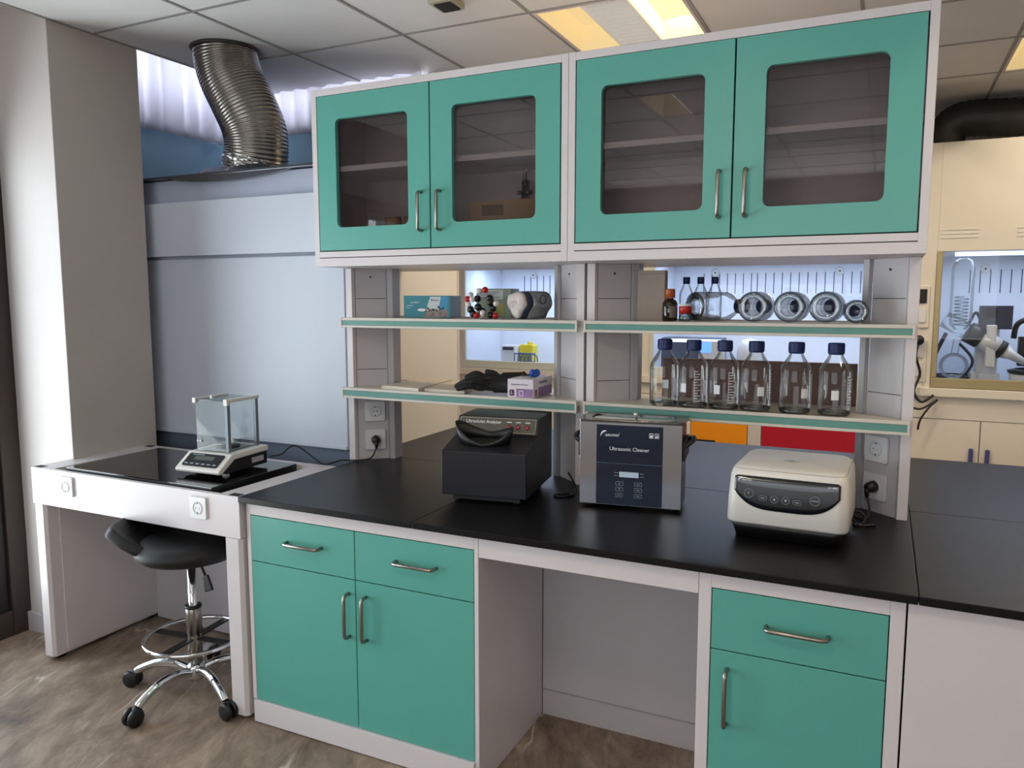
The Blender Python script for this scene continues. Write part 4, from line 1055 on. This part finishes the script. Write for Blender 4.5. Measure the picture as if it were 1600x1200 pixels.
bm = nb(); add_tube(bm, [(.01, 0, .012), (.035, 0, .006), (.055, 0, .004)], [.007, .005, .0025], 10); obj('tip', bm, M_black, t)

# ------------------------------------------------------------------ things kept in the left top cabinet
t = thing('open_carton', 'tan cardboard carton inside the left top cabinet, behind its right door', 'box', (.66, .58, 1.734))
M_card = mat('tan_cardboard', '#b59a72', .7, noise=.05)
bm = nb()
for q in ((0, .32, 0, .004), (0, .32, .136, .14), (0, .004, .004, .136), (.316, .32, .004, .136)): add_box(bm, *q, 0, .175)
add_box(bm, .004, .316, .004, .136, 0, .004); obj('carton', bm, M_card, t)
bm = nb(); add_box(bm, .05, .14, -.0006, -.0001, .12, .16); obj('carton_print', bm, mat('carton_ink', '#7a6240', .7), t)
t = thing('glass_tap_head', 'clear glass distilling head with a grey stopcock above the tan carton', 'glassware', (.80, .77, 1.734))
bm = nb(); add_lathe(bm, [(0, 0), (.035, 0), (.04, .02), (.04, .15), (.015, .19), (.012, .27), (.009, .27)], 22); obj('vessel', bm, M_bglassthick, t)
bm = nb(); add_tube(bm, smoothpath([(0, 0, .25), (.0, 0, .30), (.03, 0, .32), (.07, 0, .31)], 6), .007, 10); add_tube(bm, [(-.03, 0, .225), (.03, 0, .225)], .008, 10); obj('side_arm', bm, mat('grey_glassware', '#9aa0a8', .2, metal=.6), t)
for k, (x, y, l) in enumerate(((.30, .60, 'pale tan round tin inside the left top cabinet, leftmost of three'), (.375, .62, 'pale tan round tin inside the left top cabinet, with a white cap on it'), (.44, .60, 'pale tan round tin inside the left top cabinet, rightmost of three'))):
    t = thing('round_tin', l, 'tin', (x, y, 1.734), 0, 'tins in the left top cabinet')
    bm = nb(); add_lathe(bm, [(0, 0), (.032, 0), (.033, .003), (.033, .13), (0, .13)], 26); obj('can', bm, mat('tan_tin', '#c4a98a', .4, noise=.05), t)
    bm = nb(); add_lathe(bm, [(0, .1302), (.0335, .1302), (.0335, .137), (0, .137)], 26); ld_ = obj('lid', bm, mat('tin_lid', '#b3a596', .3, metal=.5), t)
    if k == 1:
        bm = nb(); add_lathe(bm, [(0, .1375), (.014, .1375), (.012, .165), (0, .165)], 18); obj('white_cap', bm, M_sock, t, label='white cap')

# ------------------------------------------------------------------ plugs and cords
def cord(label, plug, pts, r=.0032, nrm=(0, -1, 0), cat='cord'):
    t = thing('power_cord', label, cat, plug)
    P0 = Vector(plug); n = Vector(nrm).normalized()
    rot = Vector((0, 0, 1)).rotation_difference(n).to_matrix().to_4x4()
    bm = nb(); add_lathe(bm, [(0, 0), (.0185, 0), (.0185, .012), (.015, .03), (.008, .036), (0, .036)], 22, rot)
    add_tube(bm, [n*.026, n*.032+Vector((0, 0, -.012)), n*.03+Vector((0, 0, -.035))], [.009, .0085, .005], 10)
    obj('plug', bm, M_black, t, label='round black plug')
    q = [n*.03+Vector((0, 0, -.03))]+[Vector(p)-P0 for p in pts]
    bm = nb(); add_tube(bm, smoothpath(q, 8), r, 8); obj('cable', bm, M_black, t)
    return t
nl = Vector((.0985-.0, 0, 0))
def post_pt(px_, mirror, dx, out, z):
    s = -1 if mirror else 1
    Mx = POSTM[(px_, mirror)]
    return Mx @ Vector((dx, -out, z)), (Mx.to_3x3() @ Vector((0, -1, 0)))
p, n = post_pt(0, False, .008, .0085, .937)
cord('black power cord plugged in at the left post and running to the balance', tuple(p), [(p.x+.01, p.y-.055, .866), (p.x-.06, p.y-.085, .8545), (.01, .60, .857), (-.02, .53, .8505), (-.06, .515, .875), (-.11, .48, .925), (-.14, .46, .93), (-.165, .43, .90), (-.19, .392, .897)], nrm=tuple(n))
p, n = post_pt(1, True, -.012, .0085, .937)
cord('black power cord plugged in at the right post, running behind the centrifuge', tuple(p), [(p.x-.01, p.y-.05, .87), (2.06, .60, .856), (2.02, .62, .857), (1.99, .66, .868), (1.95, .625, .862), (1.93, .615, .862)], r=.004, nrm=tuple(n))
bm = nb(); add_tube(bm, smoothpath([(1.06, .59, .91), (1.10, .56, .87), (1.12, .50, .855), (1.10, .46, .8545), (1.06, .455, .8545), (1.10, .50, .8546)], 8), .0035, 8)
tag(obj('power_cord', bm, M_black), 'black cord coiled on the worktop between analyzer and ultrasonic cleaner', 'cord')
bm = nb(); add_tube(bm, smoothpath([(2.03, .52, .8545), (2.06, .57, .8545), (2.05, .60, .875), (2.02, .57, .88), (2.04, .53, .8545), (2.09, .55, .8545)], 8), .0042, 8)
tag(obj('power_cord', bm, M_black), 'loose loop of thick black cord at the right rear corner of the centrifuge', 'cord')

# ------------------------------------------------------------------ row of fume hoods across the room
M_liner = mat('hood_liner', '#dfe4ee', .5, noise=.02); M_slot = mat('baffle_slot', '#27304a', .8)
M_brass = mat('champagne_rail', '#a99a72', .35, metal=.5); M_vent = mat('vent_white', '#e2dfdc', .5)
HY0, HY1 = 3.0, 3.65
def far_hood(x0, x1, label, jamb, rail, doors, lamp):
    t = thing('fume_hood', label, 'fume hood', (0, 0, 0), 0, 'fume hoods along the far wall')
    zs, ze, zt = 1.04, 1.81, 2.41
    jl, jr = jamb
    bm = nb()
    add_box(bm, x0+.002, x0+jl, HY0, HY1, .86, zt); add_box(bm, x1-jr, x1-.002, HY0, HY1, .86, zt)
    add_box(bm, x0+jl, x1-jr, HY0, HY1, ze, zt)
    obj('cabinet_body', bm, M_cream, t, .002)
    box('work_surface', (x0+jl, x1-jr, HY0+.02, HY1, .93, .985), mat('pale_worktop', '#b9c0cc', .4), t)
    box('front_sill', (x0+.002, x1-.002, HY0-.03, HY0+.02, .99, 1.038), M_cream, t, .003)
    box('apron', (x0+jl, x1-jr, HY0+.001, HY0+.02, .86, .989), M_cream, t, .001)
    bm = nb()
    add_box(bm, x0+jl, x1-jr, HY1-.02, HY1, .985, ze+.1); add_box(bm, x0+jl, x0+jl+.006, HY0+.03, HY1, .985, ze); add_box(bm, x1-jr-.006, x1-jr, HY0+.03, HY1, .985, ze)
    obj('liner', bm, M_liner, t, label='blue lit white liner')
    bm = nb(); xm = (x0+x1)/2
    for c0 in (x0+jl+.22, xm-.12, x1-jr-.5):
        for k in range(7): add_box(bm, c0+.055*k-.0025, c0+.055*k+.0025, HY1-.0215, HY1-.0195, 1.58, 1.725)
    o = obj('baffle_slots', bm, M_slot, t, label='dark vertical baffle slots'); o['kind'] = 'stuff'
    for xx in (x0+jl+.30, x1-jr-.30):
        bm = nb(); add_lathe(bm, [(0, -.001), (.028, -.001), (.028, .006), (.02, .009), (0, .009)], 20, T(xx, HY1-.021, 1.73) @ RX90); f_ = obj('fixing_disc', bm, M_sock, t)
        bm = nb(); add_lathe(bm, [(0, 0), (.006, 0), (.006, .002), (0, .002)], 10, T(xx, HY1-.0302, 1.73) @ RX90); obj('disc_screw', bm, M_pin, f_)
    bm = nb(); add_box(bm, x0+jl, x1-jr, HY0-.008, HY0+.018, zs, zs+.055); add_box(bm, x0+jl, x0+jl+.03, HY0-.006, HY0+.018, zs+.055, ze); add_box(bm, x1-jr-.03, x1-jr, HY0-.006, HY0+.018, zs+.055, ze)
    obj('sash_frame', bm, rail, t, .004)
    box('sash_glass', (x0+jl+.03, x1-jr-.03, HY0+.004, HY0+.009, zs+.055, ze), M_sash, t)
    for k in range(3):
        cx = x0+.24+k*.36
        if cx+.12 < x1:
            bm = nb()
            for q in range(3): add_box(bm, cx-.09, cx+.09, HY0-.003, HY0-.0002, 1.882+.022*q, 1.890+.022*q)
            obj('vent_grille', bm, M_vent, t)
    n = len(doors); wd0 = (x1-x0)/n
    cuts = [.585, .975, 1.335, 1.42, 1.975, 2.205] if n == 5 else [x0+k*wd0 for k in range(n+1)]
    for k, (m, hs) in enumerate(doors):
        wd = cuts[k+1]-cuts[k]; xa_ = cuts[k]
        d = box('door', (xa_+.003, xa_+wd-.003, HY0, HY0+.018, .08, .855), m, t, .001)
        if not hs:
            box('handle_notch', (xa_+.03, xa_+.16, HY0-.004, HY0-.0002, .60, .632), M_pin, d)
            continue
        if hs > 1: continue
        hx = xa_+(.04 if hs < 0 else wd-.04)
        bm = nb(); add_box(bm, hx-.011, hx+.011, HY0-.022, HY0-.0002, .61, .70); obj('handle', bm, mat('violet_handle', '#4a4a86', .4), d, .004, label='violet blue handle')
    box('base_carcass', (x0+.003, x1-.003, HY0+.0185, HY1, .0, .859), M_cream, t)
    bm = nb(); add_box(bm, x0+jl+.1, x1-jr-.1, HY0+.12, HY0+.18, ze-.02, ze-.0005)
    obj('lamp_tube', bm, mat('cool_tube', '#cfe0ff', .4, emit='#b9d0ff', es=3), t, label='cool white lamp')
    L = bpy.data.lights.new('hood_lamp', 'AREA'); L.shape = 'RECTANGLE'; L.size = x1-x0-jl-jr-.2; L.size_y = .12; L.energy = lamp; L.color = (.64, .78, 1)
    lo = bpy.data.objects.new('hood_lamp', L); COL.objects.link(lo); lo.parent = t; lo.location = ((x0+x1)/2, HY0+.25, ze-.03)
    return t
M_or = mat('orange_door', '#f79c06', .4); M_rd = mat('red_door', '#b80f2c', .4)
LAMP = 8.5
h1 = far_hood(-.835, .585, 'far fume hood seen through the left shelves, with white sash frame', (.10, .12), mat('pale_green_rail', '#d5d8d0', .4), [(M_cream, 1), (M_cream, -1)], LAMP)
h2 = far_hood(.585, 2.205, 'far fume hood behind the bottle shelves, with orange and red doors below', (.10, .10), mat('pale_green_rail', '#d5d8d0', .4), [(M_cream, 2), (M_or, 0), (M_white, 2), (M_rd, 2), (M_cream, 2)], LAMP)
h3 = far_hood(2.205, 3.805, 'far fume hood at the right edge with a rotary evaporator inside', (.135, .12), M_brass, [(M_cream, 1), (M_cream, -1), (M_cream, 1), (M_cream, -1)], 5.5)
for z in (1.50, 1.19):
    o = box('socket_plate', (2.225, 2.315, HY0-.012, HY0-.0005, z-.12, z+.12), M_cream, h3, .003)
    box('socket_block', (2.24, 2.30, HY0-.02, HY0-.0122, z+.02, z+.10), M_black if z > 1.4 else M_sock, o, .003)
    box('socket_block', (2.24, 2.30, HY0-.02, HY0-.0122, z-.09, z-.01), M_sock, o, .003)
bm = nb(); add_tube(bm, smoothpath([(2.27, 2.955, 1.30), (2.26, 2.94, 1.22), (2.285, 2.95, 1.12), (2.26, 2.93, 1.02), (2.30, 2.93, .96), (2.36, 2.95, 1.0)], 8), .007, 8); add_ball(bm, (2.27, 2.955, 1.31), .03, 14)
tag(obj('power_cord', bm, M_black), 'black cord hanging from the sockets left of the rotary evaporator', 'cord')
bm = nb(); add_tube(bm, smoothpath([(2.24, 2.94, .93), (2.30, 2.93, .92), (2.38, 2.94, .975), (2.34, 2.93, .93), (2.30, 2.92, .86), (2.29, 2.93, .80)], 8), .006, 8)
tag(obj('power_cord', bm, M_black), 'tangle of black cord over the cream apron below the right far fume hood', 'cord')
# rotary evaporator
t = thing('rotary_evaporator', 'white rotary evaporator with glass condenser inside the right far fume hood', 'evaporator', (2.62, 3.28, .985))
M_re = mat('evap_white', '#d6d8dc', .35)
box('column', (-.04, .075, -.03, .07, 0, .42), M_re, t, .01)
box('column_foot', (-.06, .085, -.06, .1, 0, .13), M_re, t, .006)
box('control_head', (-.035, .13, -.07, -.01, .385, .52), mat('evap_dark_head', '#2b2f45', .35), t, .004)
box('head_screen', (-.015, .05, -.0725, -.0702, .45, .505), M_pin, t)
bm = nb(); d_ = Vector((.86, 0, -.5)).normalized()
def along(a_): return Vector((-.05, -.08, .345))+d_*a_
add_tube(bm, [along(-.19), along(-.05)], .048, 18); obj('glass_head', bm, M_bglass, t)
bm = nb(); add_tube(bm, [along(-.05), along(.03)], .06, 20); obj('dark_collar', bm, M_black, t)
bm = nb(); add_tube(bm, [along(.03), along(.13)], .055, 20); obj('drive_unit', bm, M_re, t)
bm = nb(); add_tube(bm, [along(.13), along(.165)], .052, 20); obj('dark_collar', bm, M_black, t)
bm = nb(); add_tube(bm, [along(.165), along(.21), along(.29)], [.045, .028, .018], 18); obj('white_nozzle', bm, M_re, t)
bm = nb(); add_box(bm, .0, .05, -.13, -.075, .17, .41); obj('bracket', bm, M_re, t, .005)
bm = nb(); add_lathe(bm, [(.03, 0), (.055, .03), (.06, .1), (.06, .36), (.045, .40), (.012, .42)], 24, T(-.13, -.06, .38)); obj('condenser', bm, M_bglass, t, label='upright glass condenser')
bm = nb(); add_tube(bm, [(-.13+.035*math.cos(k*.7), -.06+.035*math.sin(k*.7), .40+.0022*k) for k in range(80)], .004, 6); obj('condenser_coil', bm, M_bglassthick, t)
bm = nb(); add_ball(bm, (-.15, -.06, .165), .078, 24); add_tube(bm, [(-.15, -.06, .235), (-.14, -.06, .32)], .02, 14, caps=False); obj('receiving_flask', bm, M_bglass, t, label='round glass receiving flask')
bm = nb(); add_tube(bm, smoothpath([(-.2, -.08, .36), (-.26, -.1, .2), (-.28, -.1, .05), (-.26, -.1, .01)], 8), .011, 8); add_tube(bm, smoothpath([(-.13, -.1, .3), (-.06, -.12, .2), (-.12, -.12, .09), (-.2, -.1, .03)], 8), .008, 8); add_tube(bm, smoothpath([(-.08, -.03, .42), (-.05, -.03, .48), (-.02, -.03, .42)], 8), .008, 8)
obj('hoses', bm, mat('dark_blue_hose', '#141c33', .4), t)
t = thing('heating_bath', 'round white heating bath lettered in black beside the rotary evaporator', 'bath', (2.90, 3.24, .985))
bm = nb(); add_lathe(bm, [(0, 0), (.1, 0), (.135, .03), (.15, .13), (.14, .135), (.13, .06), (0, .05)], 36); obj('bowl', bm, M_re, t)
bm = nb(); add_lathe(bm, [(.13, .136), (.155, .136), (.158, .15), (.12, .16)], 36); obj('dark_rim', bm, M_black, t)
bm = nb(); add_box(bm, -.1, .1, .06, .12, .17, .34); add_tube(bm, smoothpath([(-.13, .05, .33), (-.11, .05, .42), (.0, .05, .46), (.1, .05, .46)], 8), .016, 8); obj('dark_hood', bm, M_black, t, .004)
text('lettering', 'BIO', .055, M_pin, t, T(-.055, -.149, .075) @ RX90, .002)
t = thing('white_trough', 'low white round basin behind the receiving flask in the right far fume hood', 'basin', (2.50, 3.42, .985))
bm = nb(); add_lathe(bm, [(0, 0), (.09, 0), (.12, .08), (.11, .085), (.09, .03), (0, .02)], 28); obj('bowl', bm, M_re, t)
bm = nb(); add_lathe(bm, [(.105, .083), (.125, .083), (.125, .095), (.105, .095)], 28); obj('rim', bm, M_black, t)
# contents of the left far hood
t = thing('white_instrument', 'small white box with two dark bars inside the left far fume hood', 'instrument', (-.502, 3.3, .985))
box('case', (-.06, .06, 0, .12, 0, .205), M_sock, t, .006)
for z in (.05, .18): box('dark_bar', (-.045, .045, -.004, -.0005, z-.01, z+.012), M_slot, t, .002)
t = thing('yellow_container', 'yellow plastic container inside the left far fume hood', 'container', (-.385, 3.36, .985))
bm = nb(); add_prism(bm, rrect(-.05, .06, 0, .21, .015, 4), 0, .1, 'y'); obj('body', bm, mat('yellow_plastic', '#e6cf2e', .4), t, .004)
bm = nb(); add_lathe(bm, [(0, 0), (.02, 0), (.02, .02), (0, .02)], 16, T(.02, .05, .2101)); obj('cap', bm, mat('yellow_plastic', '#e6cf2e', .4), t)
t = thing('wire_rack', 'small blue and clear rack of glassware beside the yellow container', 'rack', (-.335, 3.22, .985))
bm = nb()
for z in (.02, .09, .15): add_tube(bm, [(-.06, -.03, z), (.07, -.03, z), (.07, .05, z), (-.06, .05, z)], .004, 6, closed=True)
for q in ((-.06, -.03), (.07, -.03), (.07, .05), (-.06, .05)): add_tube(bm, [(*q, 0), (*q, .16)], .004, 6)
add_tube(bm, smoothpath([(.07, 0, .15), (.11, 0, .13), (.11, 0, .07), (.07, 0, .03)], 6), .004, 6)
obj('wire_frame', bm, mat('blue_wire', '#2b4a86', .4), t)
for k in range(4):
    bm = nb(); add_lathe(bm, [(0, .002), (.014, .002), (.014, .13), (.01, .14), (.01, .15)], 14, T(-.04+.03*k, .01, 0)); obj('glass_tube', bm, M_bglassthick, t)
# contents of the middle far hood
t = thing('grey_instrument', 'dark blue grey instrument with a white light bar, in the middle far hood', 'instrument', (.86, 3.3, .985))
box('case', (-.2, .24, 0, .2, 0, .29), mat('slate_case', '#46526a', .4), t, .006)
box('light_bar', (-.1, .24, -.012, -.0005, .262, .285), mat('white_bar', '#eef4f0', .4, emit='#f2fff4', es=.8), t, .002)
t = thing('pale_monitor', 'pale panel with a blue glow in the middle far hood, behind the third bottle', 'monitor', (1.055, 3.2, .985))
box('case', (-.085, .085, 0, .03, .02, .28), M_re, t, .006)
box('stand', (-.05, .05, -.01, .06, 0, .0195), M_re, t)
box('glow_screen', (-.07, -.0, -.004, -.0005, .2, .27), mat('blue_glow', '#7fb6ff', .4, emit='#5f9eff', es=1.2), t)
t = thing('white_dome', 'rounded white dome instrument behind the fourth bottle, in the middle far hood', 'instrument', (1.29, 3.3, .985))
bm = nb(); add_lathe(bm, [(0, 0), (.085, 0), (.085, .2), (.075, .25), (.05, .285), (0, .3)], 28); obj('dome', bm, M_re, t)
box('front_plate', (-.03, .03, -.09, -.082, .05, .15), M_sock, t)
# dark flexible duct above the right hoods
bm = nb(); pth = smoothpath([(2.36, 3.3, 2.42), (2.37, 3.3, 2.52), (2.46, 3.28, 2.58), (2.75, 3.26, 2.56), (3.1, 3.26, 2.54), (3.6, 3.28, 2.56), (4.6, 3.28, 2.56)], 14)
add_tube(bm, pth, [.10+(.004 if i % 2 else 0) for i in range(len(pth))], 24)
tag(obj('flexible_duct', bm, mat('black_duct', '#1b1a1a', .5, noise=.2)), 'dark flexible duct lying on top of the right far fume hood', 'duct')

# ------------------------------------------------------------------ camera
cam = bpy.data.cameras.new('camera'); co = bpy.data.objects.new('camera', cam); COL.objects.link(co)
yaw, pitch, roll, f = -.4469, -.1106, -.0003, 1208.1
cyw, syw, cp, sp = math.cos(yaw), math.sin(yaw), math.cos(pitch), math.sin(pitch)
fwd = Vector((syw*cp, cyw*cp, sp)); r0 = Vector((cyw, -syw, 0)); u0 = r0.cross(fwd)
rt = math.cos(roll)*r0+math.sin(roll)*u0; up = -math.sin(roll)*r0+math.cos(roll)*u0
co.matrix_world = Matrix(((rt.x, up.x, -fwd.x, 2.0837), (rt.y, up.y, -fwd.y, -2.0263), (rt.z, up.z, -fwd.z, 1.5495), (0, 0, 0, 1)))
cam.sensor_fit = 'HORIZONTAL'; cam.sensor_width = 36; cam.lens = f/1600*36; cam.clip_start = .02; cam.clip_end = 60
S.camera = co
# ------------------------------------------------------------------ light
def area(name, loc, rot, sx, sy, power, col):
    L = bpy.data.lights.new(name, 'AREA'); L.shape = 'RECTANGLE'; L.size = sx; L.size_y = sy; L.energy = power; L.color = col
    o = bpy.data.objects.new(name, L); COL.objects.link(o); o.location = loc; o.rotation_euler = rot; return o
area('daylight_doors', (XL-.9, -1.5, 1.3), (0, -PI/2, 0), 2.6, 3.6, 215, (.82, .92, 1))
area('ceiling_fill_doors', (XL-1.3, -1.3, .15), (0, -math.radians(138), 0), 1.8, 3.2, 150, (1, .97, .92))  # added lamp in place of ground bounce, throws light up onto the ceiling
area('ceiling_fill_front', (1.5, YF-1.4, .3), (math.radians(142), 0, 0), 4.6, 1.8, 270, (1, .96, .9))  # added unseen lamp below the front windows, brightens the ceiling
area('daylight_front_windows', (1.5, YF-.2, 1.62), (PI/2, 0, 0), 4.2, 1.5, 62, (.93, .95, 1))
area('daylight_high_window', (XL-.2, 1.05, 2.8), (0, -PI/2, 0),   .55, .9, 8, (.85, .92, 1))
area('daylight_back_window', (-.8, 1.61, 2.76), (PI/2, 0, PI), 1.3, .5, 12, (.85, .92, 1))
w = bpy.data.worlds.new('world'); S.world = w; w.use_nodes = True
w.node_tree.nodes['Background'].inputs[0].default_value = (.75, .86, 1, 1); w.node_tree.nodes['Background'].inputs[1].default_value = 1.0
S.view_settings.view_transform = 'Standard'; S.view_settings.look = 'None'; S.view_settings.exposure = -.24; S.view_settings.gamma = 1; S.view_settings.use_curve_mapping = False
S.cycles.use_denoising = True
S.cycles.max_bounces = 10; S.cycles.transparent_max_bounces = 24; S.cycles.sample_clamp_indirect = 6
S.cycles.caustics_reflective = False; S.cycles.caustics_refractive = False
